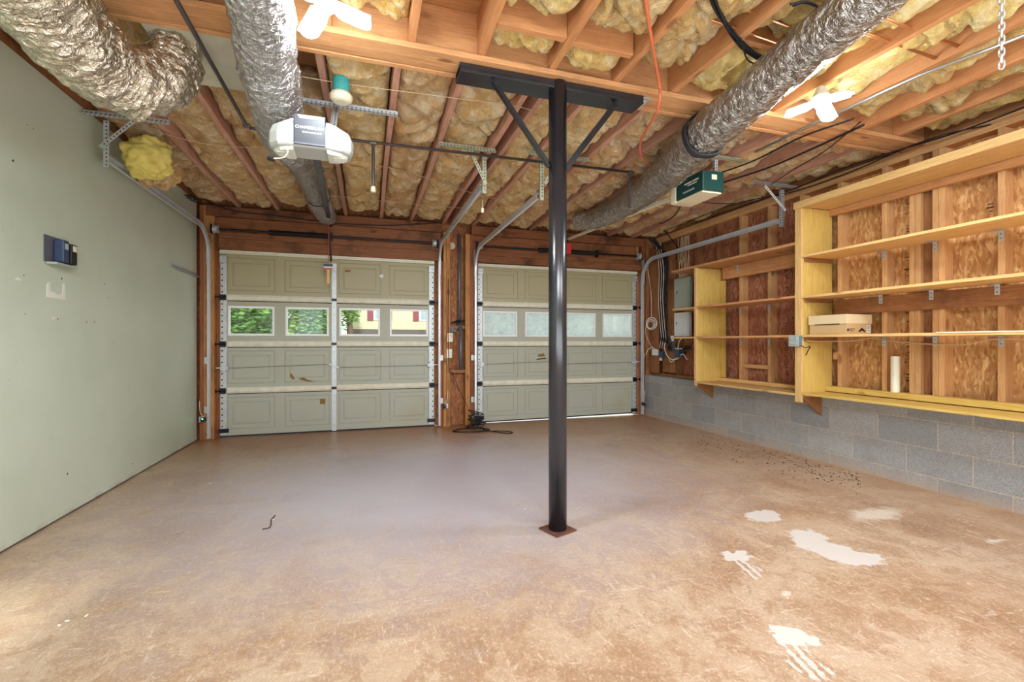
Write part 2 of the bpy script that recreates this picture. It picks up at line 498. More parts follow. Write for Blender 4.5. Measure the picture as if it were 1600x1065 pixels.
# weather-hazed pane
t = NT('hazed_pane')
co = t.coord()
n1 = t.noise(co, 16, 5, 0.7)
n2 = t.noise(t.mapping(co, (1, 1, 0.08)), 30, 3, 0.6)
tl = t.n('ShaderNodeBsdfTranslucent'); t.l(t.ramp(n1, [(0.3, 'B4C0BE'), (0.7, 'DDE3DF')]), tl.inputs[0])
df = t.n('ShaderNodeBsdfDiffuse'); df.inputs[0].default_value = lin('BCC4C2')
tr = t.n('ShaderNodeBsdfTransparent')
m1 = t.n('ShaderNodeMixShader'); m1.inputs[0].default_value = 0.25
t.l(tl.outputs[0], m1.inputs[1]); t.l(df.outputs[0], m1.inputs[2])
m2 = t.n('ShaderNodeMixShader')
t.l(t.ramp(t.math('ADD', t.math('MULTIPLY', n1, 0.6), t.math('MULTIPLY', n2, 0.4)), [(0.35, 0.55), (0.6, 0.95)]), m2.inputs[0])
t.l(tr.outputs[0], m2.inputs[1]); t.l(m1.outputs[0], m2.inputs[2]); t.l(m2.outputs[0], t.out.inputs[0])
t.t.nodes.remove(t.b)
M['haze'] = t.m

# lamp
t = NT('led_lamp_glow')
em = t.n('ShaderNodeEmission'); em.inputs[0].default_value = (0.86, 0.94, 1.0, 1); em.inputs[1].default_value = LAMP_EMIT
t.l(em.outputs[0], t.out.inputs[0]); t.t.nodes.remove(t.b)
M['lamp'] = t.m
t = NT('green_led')
em = t.n('ShaderNodeEmission'); em.inputs[0].default_value = (0.05, 1.0, 0.45, 1); em.inputs[1].default_value = 12
t.l(em.outputs[0], t.out.inputs[0]); t.t.nodes.remove(t.b)
M['greenled'] = t.m

# outside
t = NT('leaf_green')
co = t.coord()
col = t.ramp(t.noise(co, 1.2, 5, 0.7), [(0.3, '3F6A32'), (0.5, '6E9A48'), (0.7, 'A9C268')])
t.base(col); t.pr(0.6, 0, 0.3)
M['leaf'] = t.m
t = NT('cream_clapboard')
co = t.coord()
sep = t.n('ShaderNodeSeparateXYZ'); t.l(co, sep.inputs[0])
fr = t.math('FRACT', t.math('MULTIPLY', sep.outputs['Z'], 6.0))
t.base(t.mix(t.math('MULTIPLY', t.math('LESS_THAN', fr, 0.14), 0.35), lin('BFB292'), lin('8A7C60')))
t.pr(0.6)
M['siding'] = t.m
M['drive'] = plain('pale_driveway_concrete', 'E6E3DC', 0.85, 0, 0.08, 3)
M['grass'] = plain('lawn_green', '6E8A48', 0.95, 0, 0.2, 6)
M['drywall'] = plain('off_white_drywall', 'D8D4C8', 0.9, 0, 0.03)
M['deck'] = wood('subfloor_deck', '9A6A40', 'B98453', '5A3824', 'X')


# ------------------------------------------------------------------ mesh helpers
class MB:
    def __init__(self):
        self.v = []; self.f = []; self.mi = []; self.uv = None; self.smooth = False
        self.cur = 0

    def mat(self, i):
        self.cur = i
        return self

    def quad(self, *p):
        n = len(self.v)
        self.v += [Vector(q) for q in p]
        self.f.append(tuple(range(n, n + len(p)))); self.mi.append(self.cur)
        return self

    def box(self, x0, x1, y0, y1, z0, z1):
        return self.hexa([(x0, y0, z0), (x1, y0, z0), (x1, y1, z0), (x0, y1, z0), (x0, y0, z1), (x1, y0, z1), (x1, y1, z1), (x0, y1, z1)])

    def hexa(self, p):
        n = len(self.v)
        self.v += [Vector(q) for q in p]
        for f in ((0, 3, 2, 1), (4, 5, 6, 7), (0, 1, 5, 4), (1, 2, 6, 5), (2, 3, 7, 6), (3, 0, 4, 7)):
            self.f.append(tuple(n + i for i in f)); self.mi.append(self.cur)
        return self

    def obox(self, c, size, rot=None):
        c = Vector(c); R = rot or Matrix.Identity(3)
        p = []
        for dz in (-.5, .5):
            for dx, dy in ((-.5, -.5), (.5, -.5), (.5, .5), (-.5, .5)):
                p.append(c + R @ Vector((dx * size[0], dy * size[1], dz * size[2])))
        return self.hexa(p)

    def bar(self, a, b, w, h, up=(0, 0, 1)):
        """rectangular bar from a to b; w across, h along up"""
        a, b = Vector(a), Vector(b)
        d = (b - a); L = d.length; d.normalize()
        u = Vector(up); s = d.cross(u)
        if s.length < 1e-4:
            u = Vector((0, 1, 0)); s = d.cross(u)
        s.normalize(); u = s.cross(d)
        p = []
        for q in (a, b):
            p.append([q - s * w / 2 - u * h / 2, q + s * w / 2 - u * h / 2, q + s * w / 2 + u * h / 2, q - s * w / 2 + u * h / 2])
        n = len(self.v)
        self.v += p[0] + p[1]
        for f in ((0, 1, 2, 3), (7, 6, 5, 4), (0, 4, 5, 1), (1, 5, 6, 2), (2, 6, 7, 3), (3, 7, 4, 0)):
            self.f.append(tuple(n + i for i in f)); self.mi.append(self.cur)
        return self

    def sweep(self, prof, path, up=(0, 0, 1), closed=True, caps=True):
        """prof: (side, up) points; path: points"""
        path = [Vector(p) for p in path]
        n0 = len(self.v); k = len(prof); m = len(path)
        upv = Vector(up)
        for i, p in enumerate(path):
            d = (path[min(i + 1, m - 1)] - path[max(i - 1, 0)]).normalized()
            s = d.cross(upv)
            s = s.normalized() if s.length > 1e-4 else Vector((1, 0, 0))
            u = s.cross(d)
            for a, b in prof:
                self.v.append(p + s * a + u * b)
        for i in range(m - 1):
            for j in range(k if closed else k - 1):
                j2 = (j + 1) % k
                self.f.append((n0 + i * k + j, n0 + i * k + j2, n0 + (i + 1) * k + j2, n0 + (i + 1) * k + j)); self.mi.append(self.cur)
        if caps and closed:
            self.f.append(tuple(n0 + j for j in range(k))[::-1]); self.mi.append(self.cur)
            self.f.append(tuple(n0 + (m - 1) * k + j for j in range(k))); self.mi.append(self.cur)
        return self

    def tube(self, path, r, n=8, caps=True, uv=False, disp=None):
        path = [Vector(p) for p in path]
        m = len(path)
        n0 = len(self.v)
        d0 = (path[1] - path[0]).normalized()
        u = Vector((0, 0, 1)) if abs(d0.z) < 0.9 else Vector((0, 1, 0))
        s = d0.cross(u).normalized(); u = s.cross(d0)
        if uv and self.uv is None:
            self.uv = {}
        acc = 0
        for i, p in enumerate(path):
            d = (path[min(i + 1, m - 1)] - path[max(i - 1, 0)])
            if d.length > 1e-9:
                d.normalize()
                s = (s - d * s.dot(d)).normalized(); u = s.cross(d)
            if i:
                acc += (p - path[i - 1]).length
            rr = r[i] if isinstance(r, (list, tuple)) else r
            for j in range(n):
                a = 2 * PI * j / n
                q = rr
                if disp:
                    q += disp(acc, a, p)
                self.v.append(p + s * (math.cos(a) * q) + u * (math.sin(a) * q))
                if uv:
                    self.uv[n0 + i * n + j] = (j / n, acc)
        for i in range(m - 1):
            for j in range(n):
                j2 = (j + 1) % n
                self.f.append((n0 + i * n + j, n0 + i * n + j2, n0 + (i + 1) * n + j2, n0 + (i + 1) * n + j)); self.mi.append(self.cur)
        if caps:
            self.f.append(tuple(n0 + j for j in range(n))[::-1]); self.mi.append(self.cur)
            self.f.append(tuple(n0 + (m - 1) * n + j for j in range(n))); self.mi.append(self.cur)
        return self

    def cyl(self, a, b, r, n=16):
        return self.tube([a, b], r, n)

    def lathe(self, c, prof, n=20, axis=(0, 0, 1)):
        ax = Vector(axis).normalized()
        path = [Vector(c) + ax * h for r, h in prof]
        # tiny steps so equal heights still give a direction
        s = ax.cross(Vector((0.3, 1, 0.1))).normalized(); u = s.cross(ax)
        n0 = len(self.v); m = len(prof)
        for (r, h) in prof:
            for j in range(n):
                a = 2 * PI * j / n
                self.v.append(Vector(c) + ax * h + (s * math.cos(a) + u * math.sin(a)) * r)
        for i in range(m - 1):
            for j in range(n):
                j2 = (j + 1) % n
                self.f.append((n0 + i * n + j, n0 + i * n + j2, n0 + (i + 1) * n + j2, n0 + (i + 1) * n + j)); self.mi.append(self.cur)
        self.f.append(tuple(n0 + j for j in range(n))[::-1]); self.mi.append(self.cur)
        self.f.append(tuple(n0 + (m - 1) * n + j for j in range(n))); self.mi.append(self.cur)
        return self

    def prism(self, pts, vec):
        """pts: planar polygon, extruded by vec"""
        n = len(self.v); k = len(pts)
        pts = [Vector(p) for p in pts]; vec = Vector(vec)
        self.v += pts + [p + vec for p in pts]
        self.f.append(tuple(range(n, n + k))[::-1]); self.mi.append(self.cur)
        self.f.append(tuple(range(n + k, n + 2 * k))); self.mi.append(self.cur)
        for j in range(k):
            j2 = (j + 1) % k
            self.f.append((n + j, n + j2, n + k + j2, n + k + j)); self.mi.append(self.cur)
        return self

    def blob(self, c, r, seed=0, rough=0.25, nu=18, nv=12, f=1.6):
        c = Vector(c)
        if not isinstance(r, (tuple, list)):
            r = (r, r, r)
        n0 = len(self.v)
        for i in range(nv + 1):
            th = PI * i / nv
            for j in range(nu):
                ph = 2 * PI * j / nu
                d = Vector((math.sin(th) * math.cos(ph), math.sin(th) * math.sin(ph), math.cos(th)))
                k = 1 + rough * noise.noise(d * f + Vector((seed * 3.1, seed, 0))) + rough * 0.5 * noise.noise(d * f * 3 + Vector((seed, 0, seed)))
                self.v.append(c + Vector((d.x * r[0], d.y * r[1], d.z * r[2])) * k)
        for i in range(nv):
            for j in range(nu):
                j2 = (j + 1) % nu
                self.f.append((n0 + i * nu + j, n0 + (i + 1) * nu + j, n0 + (i + 1) * nu + j2, n0 + i * nu + j2)); self.mi.append(self.cur)
        return self


ORI = {}


def obj(name, mb, mat, parent=None, origin=None, smooth=False, bevel=0.0, auto=False):
    me = bpy.data.meshes.new(name)
    if parent is not None:
        org = ORI[parent.name]
    elif origin is not None:
        org = Vector(origin)
    else:
        xs = [p.x for p in mb.v]; ys = [p.y for p in mb.v]; zs = [p.z for p in mb.v]
        org = Vector(((min(xs) + max(xs)) / 2, (min(ys) + max(ys)) / 2, min(zs)))
    me.from_pydata([tuple(p - org) for p in mb.v], [], mb.f)
    mats = mat if isinstance(mat, (list, tuple)) else [mat]
    for m in mats:
        me.materials.append(M[m] if isinstance(m, str) else m)
    me.polygons.foreach_set('material_index', mb.mi)
    if mb.uv:
        lay = me.uv_layers.new(name='uv')
        for li, lp in enumerate(me.loops):
            lay.data[li].uv = mb.uv.get(lp.vertex_index, (0, 0))
    me.validate()
    me.update()
    if smooth:
        me.polygons.foreach_set('use_smooth', [True] * len(me.polygons))
    o = bpy.data.objects.new(name, me)
    COL.objects.link(o)
    if parent is not None:
        o.parent = parent
        ORI[o.name] = org
    else:
        o.location = org
        ORI[o.name] = org
    if bevel:
        b = o.modifiers.new('edge', 'BEVEL'); b.width = bevel; b.segments = 2; b.limit_method = 'ANGLE'
    return o


def thing(name, loc, label, cat, group=None):
    o = bpy.data.objects.new(name, None)
    o.empty_display_size = 0.1
    COL.objects.link(o)
    o.location = loc
    ORI[o.name] = Vector(loc)
    o['label'] = label; o['category'] = cat; o['kind'] = 'thing'
    if group:
        o['group'] = group
    return o


def tag(o, label, cat, group=None, kind='thing'):
    o['label'] = label; o['category'] = cat; o['kind'] = kind
    if group:
        o['group'] = group
    return o


def struct(name, mb, mat, parent=None, **kw):
    o = obj(name, mb, mat, parent, origin=(0, 0, 0) if parent is None else None, **kw)
    if parent is None:
        o['kind'] = 'structure'
    return o


def text(name, body, size, mat, parent, pos, xdir, ydir, extrude=0.0006):
    """flat lettering lying in the plane of xdir, ydir"""
    cu = bpy.data.curves.new(name, 'FONT')
    cu.body = body; cu.size = size; cu.extrude = extrude; cu.align_x = 'CENTER'; cu.align_y = 'CENTER'
    tmp = bpy.data.objects.new(name + '_tmp', cu)
    COL.objects.link(tmp)
    dg = bpy.context.evaluated_depsgraph_get()
    me = bpy.data.meshes.new_from_object(tmp.evaluated_get(dg))
    bpy.data.objects.remove(tmp)
    xd = Vector(xdir).normalized(); yd = Vector(ydir).normalized(); zd = xd.cross(yd)
    R = Matrix((xd, yd, zd)).transposed().to_4x4()
    me.transform(Matrix.Translation(Vector(pos) - ORI[parent.name]) @ R)
    me.materials.clear(); me.materials.append(M[mat])
    o = bpy.data.objects.new(name, me)
    COL.objects.link(o); o.parent = parent
    ORI[o.name] = ORI[parent.name]
    return o


def crom(pts, n=12):
    pts = [Vector(p) for p in pts]
    P = [pts[0] * 2 - pts[1]] + pts + [pts[-1] * 2 - pts[-2]]
    out = []
    for i in range(1, len(P) - 2):
        for k in range(n):
            tt = k / n
            a, b, c, d = P[i - 1], P[i], P[i + 1], P[i + 2]
            out.append(0.5 * ((2 * b) + (c - a) * tt + (2 * a - 5 * b + 4 * c - d) * tt ** 2 + (-a + 3 * b - 3 * c + d) * tt ** 3))
    out.append(pts[-1])
    return out


def crom_even(pts, step, n=40):
    c = crom(pts, n)
    out = [c[0]]; acc = 0
    for a, b in zip(c, c[1:]):
        L = (b - a).length
        while acc + L >= step:
            f = (step - acc) / L
            a = a.lerp(b, f); L = (b - a).length
            out.append(a.copy()); acc = 0
        acc += L
    return out


ORD = ['first', 'second', 'third', 'fourth', 'fifth', 'sixth', 'seventh', 'eighth', 'ninth', 'tenth', 'eleventh', 'twelfth', 'thirteenth', 'fourteenth', 'fifteenth', 'sixteenth', 'seventeenth', 'eighteenth']

# ================================================================== THE SETTING
XL, XR, XS, XO = -1.80, 3.94, 4.06, 4.155      # left wall face, block face, stud face, sheathing face
YB, YD, YN = 5.90, 5.97, -1.8                   # back framing face, door plane, wall behind the camera
ZJ, ZD = 2.62, 2.86                             # joist undersides, deck underside

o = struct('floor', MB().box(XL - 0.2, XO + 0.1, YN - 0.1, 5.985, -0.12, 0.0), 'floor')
o = struct('ceiling', MB().box(XL - 0.2, XO + 0.1, YN - 0.1, 6.2, ZD, ZD + 0.03), 'deck')
o = struct('wall_left', MB().box(XL - 0.12, XL, YN, 5.86, 0.012, 2.64), 'green')
struct('top_plate', MB().box(XL - 0.12, XL - 0.001, YN, 6.05, 2.641, ZD), 'redwoodY', o)
# wall behind the camera with a doorway on the left
o = struct('wall_near', MB().box(-1.2, XO, YN - 0.1, YN, 0, ZD).box(XL - 0.1, -1.2, YN - 0.1, YN, 1.98, ZD), 'drywall')

# right wall: blocks, plates, sheathing
o = struct('wall_right', MB().box(XO, XO + 0.02, YN, 3.21, 0.58, ZD), 'osb')
struct('sheathing_panel', MB().box(XO, XO + 0.02, 3.212, 6.10, 0.0, ZD), 'osb_far', o)
struct('block_base', MB().box(XR, XR + 0.2, YN, 5.93, 0, 0.60), 'block', o)
struct('sill_plate', MB().box(XS - 0.02, XO - 0.001, YN, 5.9, 0.601, 0.64), 'redwoodY', o)
struct('top_plate', MB().box(XS, XO - 0.001, YN, 5.9, 2.53, 2.572), 'studY', o)
struct('upper_top_plate', MB().box(XS, XO - 0.001, YN, 5.9, 2.574, 2.615), 'studY', o)
struct('rim_board', MB().box(XS + 0.04, XO - 0.001, YN, 5.9, 2.617, ZD), 'redwoodY', o)

# far wall: framing round the two doors
wb = MB().box(XL - 0.1, XO, 6.06, 6.10, 2.10, ZD)
wb.box(XL - 0.1, -1.61, 6.06, 6.10, 0, 2.1).box(0.83, 1.39, 6.06, 6.10, 0, 2.1).box(3.84, XO, 6.06, 6.10, 0, 2.1)
o = struct('wall_far', wb, 'osb_bay')
wall_far = o
struct('end_panel', MB().box(XL - 0.14, XL - 0.101, 5.862, 6.06, 0, ZD), 'osb_bay', wall_far)
struct('end_panel', MB().box(XR + 0.0, XO - 0.001, 5.935, 6.055, 0, 0.60).box(XR + 0.0, XO - 0.001, 5.935, 6.055, 0.602, ZD), 'osb_bay', wall_far)


def board(x0, x1, z0, z1, y0=YB, y1=YB + 0.045, mat='headerX', name='header_board'):
    return struct(name, MB().box(x0, x1, y0, y1, z0, z1), mat, wall_far, bevel=0.003)


# door one lintel: stacked boards with a recess for the upper plank
board(-1.72, 0.90, 2.50, 2.617, YB - 0.02, YB + 0.05)
board(-1.66, 0.90, 2.335, 2.498, YB + 0.012, YB + 0.05)
board(-1.60, 0.90, 2.262, 2.333)
board(-1.60, 0.90, 2.135, 2.260, YB - 0.004, YB + 0.05)
board(1.30, 3.93, 2.50, 2.617, YB - 0.02, YB + 0.05)
board(1.33, 3.78, 2.30, 2.498, YB + 0.02, YB + 0.05)
board(1.33, 3.90, 2.235, 2.298)
board(1.33, 3.90, 2.145, 2.233, YB - 0.003, YB + 0.05)
struct('cripple_block', MB().box(3.785, 3.825, YB, YB + 0.05, 2.30, 2.498), 'jamb', wall_far)
# jamb posts
POST = [(-1.785, -1.745, 2.617, 'jambedge', YB), (-1.743, -1.64, 2.617, 'jamb', YB - 0.01),
        (0.885, 0.925, 2.135, 'jambedge', YB), (0.927, 0.965, 2.50, 'jamb', YB - 0.03), (0.967, 1.015, 2.50, 'jamb', YB - 0.03),
        (1.215, 1.275, 2.50, 'jamb', YB - 0.03), (1.277, 1.33, 2.50, 'jambedge', YB),
        (3.885, 3.935, 2.62, 'jambedge', YB)]
for x0, x1, z1, m, y0 in POST:
    struct('jamb_post', MB().box(x0, x1, y0, 6.055, 0, z1), m, wall_far, bevel=0.003)
struct('door_stop', MB().box(-1.64, -1.60, 6.0, 6.055, 0, 2.135), 'jambedge', wall_far)
struct('bay_panel', MB().box(1.016, 1.214, 6.0, 6.02, 0, 2.5), 'osb_bay', wall_far)
struct('bay_block', MB().box(1.016, 1.214, YB - 0.01, 5.99, 1.26, 1.30), 'redwoodX', wall_far)
struct('bay_block', MB().box(1.016, 1.214, YB - 0.01, 5.99, 0.69, 0.73), 'redwoodX', wall_far)
struct('corner_boards', MB().box(3.937, 4.05, YB - 0.02, YB + 0.0, 0.60, 2.62).box(4.051, XO - 0.001, YB - 0.03, YB, 0.64, 2.62), 'redwoodZ', wall_far)


# ================================================================== GARAGE DOORS
def rings(mb, x0, x1, z0, z1, y, steps, close=True):
    """nested rectangles; steps (inset, depth) with depth towards the room (-y)"""
    prev = None
    for ins, dep in steps:
        n = len(mb.v)
        a, b, c, d = x0 + ins, x1 - ins, z0 + ins, z1 - ins
        mb.v += [Vector((a, y - dep, c)), Vector((b, y - dep, c)), Vector((b, y - dep, d)), Vector((a, y - dep, d))]
        if prev is not None:
            for j in range(4):
                j2 = (j + 1) % 4
                mb.f.append((prev + j, prev + j2, n + j2, n + j)); mb.mi.append(mb.cur)
        prev = n
    if close:
        mb.f.append((prev, prev + 1, prev + 2, prev + 3)); mb.mi.append(mb.cur)


def garage_door(name, x0, x1, label, glass, zb0, zb1, holes_side=1):
    root = bpy.data.objects.new(name, None)
    COL.objects.link(root); root.location = ((x0 + x1) / 2, YD, 0); ORI[root.name] = Vector(root.location)
    root['kind'] = 'structure'; root['label'] = label; root['category'] = 'garage door'
    w = x1 - x0
    sh = 2.134 / 4
    tilt = lambda x: zb0 + (zb1 - zb0) * (x - x0) / w
    for k in range(4):
        z0, z1 = k * sh, (k + 1) * sh
        if k == 0:
            z0 += 0.012
        mb = MB()
        xs = [x0, x0 + 0.085]
        cw = (w - 0.14 - 3 * 0.098) / 4
        cells = []
        xx = x0 + 0.070
        for i in range(4):
            cells.append((xx, xx + cw)); xx += cw + 0.098
        cz0, cz1 = z0 + 0.075, z1 - 0.075
        if k == 2:
            cz0, cz1 = z0 + 0.085, z1 - 0.085
        # flat skin around the cells
        mb.quad((x0, YD, z0), (x1, YD, z0), (x1, YD, cz0), (x0, YD, cz0))
        mb.quad((x0, YD, cz1), (x1, YD, cz1), (x1, YD, z1), (x0, YD, z1))
        edges = [x0] + [e for c in cells for e in c] + [x1]
        for i in range(0, len(edges), 2):
            mb.quad((edges[i], YD, cz0), (edges[i + 1], YD, cz0), (edges[i + 1], YD, cz1), (edges[i], YD, cz1))
        for (a, b) in cells:
            if k == 2:
                rings(mb, a, b, cz0, cz1, YD, [(0, 0), (0.012, 0.004), (0.012, -0.03)], close=False)
            else:
                rings(mb, a, b, cz0, cz1, YD, [(0, 0), (0.002, -0.010), (0.010, -0.010), (0.013, -0.001), (0.055, -0.001), (0.058, -0.009), (0.066, -0.009), (0.070, -0.003)])
        # outer skin (weather side) and edges
        yo = YD + 0.045
        if k == 2:
            for z_a, z_b in ((z0, cz0), (cz1, z1)):
                mb.box(x0, x1, YD + 0.02, yo, z_a, z_b)
            for i in range(0, len(edges), 2):
                mb.box(edges[i], edges[i + 1], YD + 0.02, yo, cz0, cz1)
        else:
            mb.box(x0, x1, YD + 0.02, yo, z0, z1)
        mb.quad((x0, YD, z1), (x1, YD, z1), (x1, yo, z1), (x0, yo, z1))
        mb.quad((x0, YD, z0), (x0, yo, z0), (x1, yo, z0), (x1, YD, z0))
        if k == 0:      # bottom edge follows the sloping slab
            for p in mb.v:
                if p.z < z0 + 0.001:
                    p.z += tilt(p.x)
        sec = obj('door_section', mb, 'door', root)
        if k == 2:
            for (a, b) in cells:
                f = MB()
                rings(f, a + 0.008, b - 0.008, cz0 + 0.008, cz1 - 0.008, YD, [(0, -0.012), (0.002, 0.006), (0.022, 0.006), (0.026, -0.012)], close=False)
                fr = obj('window_frame', f, 'framewhite', sec)
                g = MB().box(a + 0.02, b - 0.02, YD + 0.008, YD + 0.012, cz0 + 0.02, cz1 - 0.02)
                obj('window_pane', g, glass, sec)
    # struts over the joints
    for k in (1, 2, 3):
        z = k * sh
        for a, b in ((x0 + 0.075, (x0 + x1) / 2 - 0.03), ((x0 + x1) / 2 + 0.03, x1 - 0.075)):
            mb = MB()
            mb.sweep([(-0.022, 0.002), (-0.034, 0.0), (-0.034, 0.012), (-0.008, 0.022), (0.012, 0.022), (0.034, 0.010), (0.034, 0.0)], [(a, YD, z), (b, YD, z)], up=(0, -1, 0))
            obj('joint_strut', mb, 'strip', root)
            obj('joint_gap', MB().box(a, b, YD - 0.004, YD - 0.0002, z - 0.043, z - 0.035), 'darkhole', root)
    # top strut, perforated
    mb = MB().box(x0 + 0.005, x1 - 0.005, YD - 0.03, YD - 0.001, 2.112, 2.134).box(x0 + 0.005, x1 - 0.005, YD - 0.034, YD - 0.03, 2.095, 2.134)
    mb.mat(1)
    nh = int(w / 0.03)
    for i in range(nh):
        x = x0 + 0.02 + i * 0.03
        mb.box(x, x + 0.013, YD - 0.0352, YD - 0.0338, 2.108, 2.116)
    obj('top_strut', mb, ['strip', 'anglegreen'], root)
    # stiles
    for k in range(4):
        z0, z1 = k * sh + 0.03, (k + 1) * sh - 0.03
        if k == 3:
            z1 -= 0.08
        for side in (0, 1):
            xa = x0 + 0.012 if side == 0 else x1 - 0.068
            mb = MB().box(xa, xa + 0.056, YD - 0.006, YD - 0.001, z0, z1)
            mb.mat(1)
            zz = z0 + 0.03
            hx = xa + (0.012 if side == 0 else 0.044)
            while zz < z1 - 0.01:
                mb.cyl((hx, YD - 0.0075, zz), (hx, YD - 0.0055, zz), 0.0085, 10)
                mb.cyl((xa + 0.028 + random.uniform(-.01, .01), YD - 0.0075, zz + 0.03), (xa + 0.028, YD - 0.0055, zz + 0.03), 0.003, 6)
                zz += 0.066
            obj('end_stile', mb, ['galvwhite', 'darkhole'], root)
        if name == 'door_1' or True:
            xm = (x0 + x1) / 2
            mb = MB().box(xm - 0.026, xm + 0.026, YD - 0.012, YD - 0.001, z0 - 0.02, z1 + 0.02)
            mb.mat(1)
            zz = z0 + 0.05
            while zz < z1:
                mb.cyl((xm, YD - 0.0135, zz), (xm, YD - 0.0115, zz), 0.0045, 8); zz += 0.09
            obj('centre_stile', mb, ['galvwhite', 'darkhole'], root)
    # hinges and rollers at the ends, hinges at the centre
    for k in (1, 2, 3):
        z = k * sh
        for x, s in ((x0 + 0.03, -1), (x1 - 0.03, 1)):
            mb = MB().box(x - 0.03, x + 0.03, YD - 0.018, YD - 0.006, z - 0.035, z + 0.03)
            mb.cyl((x - 0.035, YD - 0.028, z), (x + 0.035, YD - 0.028, z), 0.010, 10)
            mb.cyl((x, YD - 0.035, z), (x + s * 0.075, YD - 0.035, z), 0.006, 8)
            mb.cyl((x + s * 0.062, YD - 0.035, z), (x + s * 0.08, YD - 0.035, z), 0.021, 14)
            obj('roller_hinge', mb, 'blackmetal', root)
        xm = (x0 + x1) / 2
        mb = MB().box(xm - 0.028, xm + 0.028, YD - 0.04, YD - 0.012, z - 0.014, z + 0.014)
        obj('centre_hinge', mb, 'blackmetal', root)
    for x, s in ((x0 + 0.04, -1), (x1 - 0.04, 1)):
        mb = MB().box(x - 0.035, x + 0.035, YD - 0.03, YD - 0.004, 1.99, 2.07).box(x - 0.03, x + 0.03, YD - 0.05, YD - 0.03, 2.03, 2.06)
        obj('top_bracket', mb, 'galv', root)
        mb = MB().box(x - 0.05, x + 0.05, YD - 0.02, YD - 0.002, 0.055, 0.10)
        obj('bottom_bracket', mb, 'blackmetal', root)
    # lock bar cables and latches
    xm = (x0 + x1) / 2
    zc = 1.5 * sh
    mb = MB().lathe((xm, YD - 0.016, zc), [(0.028, 0), (0.028, 0.004), (0.014, 0.005), (0.012, 0.02)], 14, (0, -1, 0))
    mb.bar((xm - 0.06, YD - 0.03, zc + 0.022), (xm + 0.06, YD - 0.03, zc - 0.022), 0.016, 0.004, (0, -1, 0))
    obj('lock_wheel', mb, 'galvwhite', root)
    for s, xe in ((-1, x0 + 0.05), (1, x1 - 0.05)):
        mb = MB().tube([(xm + s * 0.055, YD - 0.03, zc - s * 0.02), (xe, YD - 0.03, zc - 0.01 + s * 0.0)], 0.002, 6)
        obj('lock_cable', mb, 'blackmetal', root)
        mb = MB().box(xe - 0.04, xe + 0.04, YD - 0.035, YD - 0.008, zc - 0.03, zc + 0.012).box(min(xe, xe + s * 0.12), max(xe, xe + s * 0.12), YD - 0.03, YD - 0.018, zc - 0.012, zc + 0.002)
        mb.box(xe - 0.02, xe + 0.015, YD - 0.045, YD - 0.03, zc - 0.045, zc + 0.03)
        obj('side_latch', mb, 'galvwhite', root, bevel=0.002)
    # rubber seal
    mb = MB()
    mb.hexa([(x0, YD - 0.004, tilt(x0) - 0.002), (x1, YD - 0.004, tilt(x1) - 0.002), (x1, YD + 0.04, tilt(x1) - 0.002), (x0, YD + 0.04, tilt(x0) - 0.002),
             (x0, YD - 0.004, tilt(x0) + 0.014), (x1, YD - 0.004, tilt(x1) + 0.014), (x1, YD + 0.04, tilt(x1) + 0.014), (x0, YD + 0.04, tilt(x0) + 0.014)])
    obj('bottom_seal', mb, 'black', root)
    return root


D1 = garage_door('door_1', -1.605, 0.825, 'closed olive sectional garage door with clear windows showing trees and a yellow house', 'pane', 0.006, 0.004)
D2 = garage_door('door_2', 1.395, 3.830, 'closed olive sectional garage door with four hazy bluish windows', 'haze', 0.012, 0.030)
# round white sensor and stains on door one, rusty patches
obj('round_knob', MB().lathe((0.165, YD - 0.001, 1.915), [(0.026, 0), (0.026, 0.012), (0.018, 0.018)], 18, (0, -1, 0)), 'white', D1)


def stain(parent, pts, y=YD - 0.0008, mat='doorrust'):
    mb = MB().prism([(x, y, z) for x, z in pts], (0, -0.0006, 0))
    return obj('rust_mark', mb, mat, parent)


stain(D1, [(-0.88, 0.72), (-0.85, 0.70), (-0.83, 0.655), (-0.85, 0.64), (-0.875, 0.67)])
stain(D1, [(-0.79, 0.655), (-0.73, 0.665), (-0.68, 0.635), (-0.60, 0.615), (-0.68, 0.615), (-0.76, 0.635)])
stain(D1, [(-0.27, 1.975), (-0.20, 1.975), (-0.20, 1.955), (-0.26, 1.945)])
obj('sticker', MB().box(-0.55, -0.49, YD - 0.002, YD - 0.001, 0.34, 0.40), 'doorrust', D1)
obj('inner_handle', MB().bar((2.24, YD - 0.03, 0.85), (2.37, YD - 0.03, 0.865), 0.012, 0.006, (0, -1, 0)).bar((2.24, YD - 0.03, 0.85), (2.24, YD, 0.85), 0.01, 0.006), 'blackmetal', D2)
stain(D2, [(2.25, 0.91), (2.35, 0.93), (2.37, 0.89), (2.27, 0.885)])


# ================================================================== STEEL COLUMN
cx, cy = 1.050, 2.450
col_ = thing('steel_column', (cx, cy, 0), 'black round steel support column with a flat crosshead and two diagonal braces', 'column')
obj('base_plate', MB().obox((cx, cy, 0.005), (0.155, 0.155, 0.010), Matrix.Rotation(0.35, 3, 'Z')), 'rust', col_, bevel=0.001)
obj('pipe', MB().cyl((cx, cy, 0.010), (cx, cy, 2.584), 0.0525, 32), 'blacksteel', col_, smooth=False)
for p in col_.children[-1].data.polygons:
    p.use_smooth = len(p.vertices) == 4
hd = MB()
hx0, hx1 = 0.47, 1.60
hd.box(hx0, hx1, 2.412, 2.545, 2.538, 2.545)                       # bottom plate
hd.box(hx0, hx1, 2.412, 2.419, 2.545, 2.585)                       # front flange
hd.box(hx0, hx1, 2.538, 2.545, 2.545, 2.585)                       # back flange
hd.box(hx0, hx1, 2.419, 2.538, 2.579, 2.585)
obj('crosshead', hd, 'blacksteel', col_, bevel=0.002)
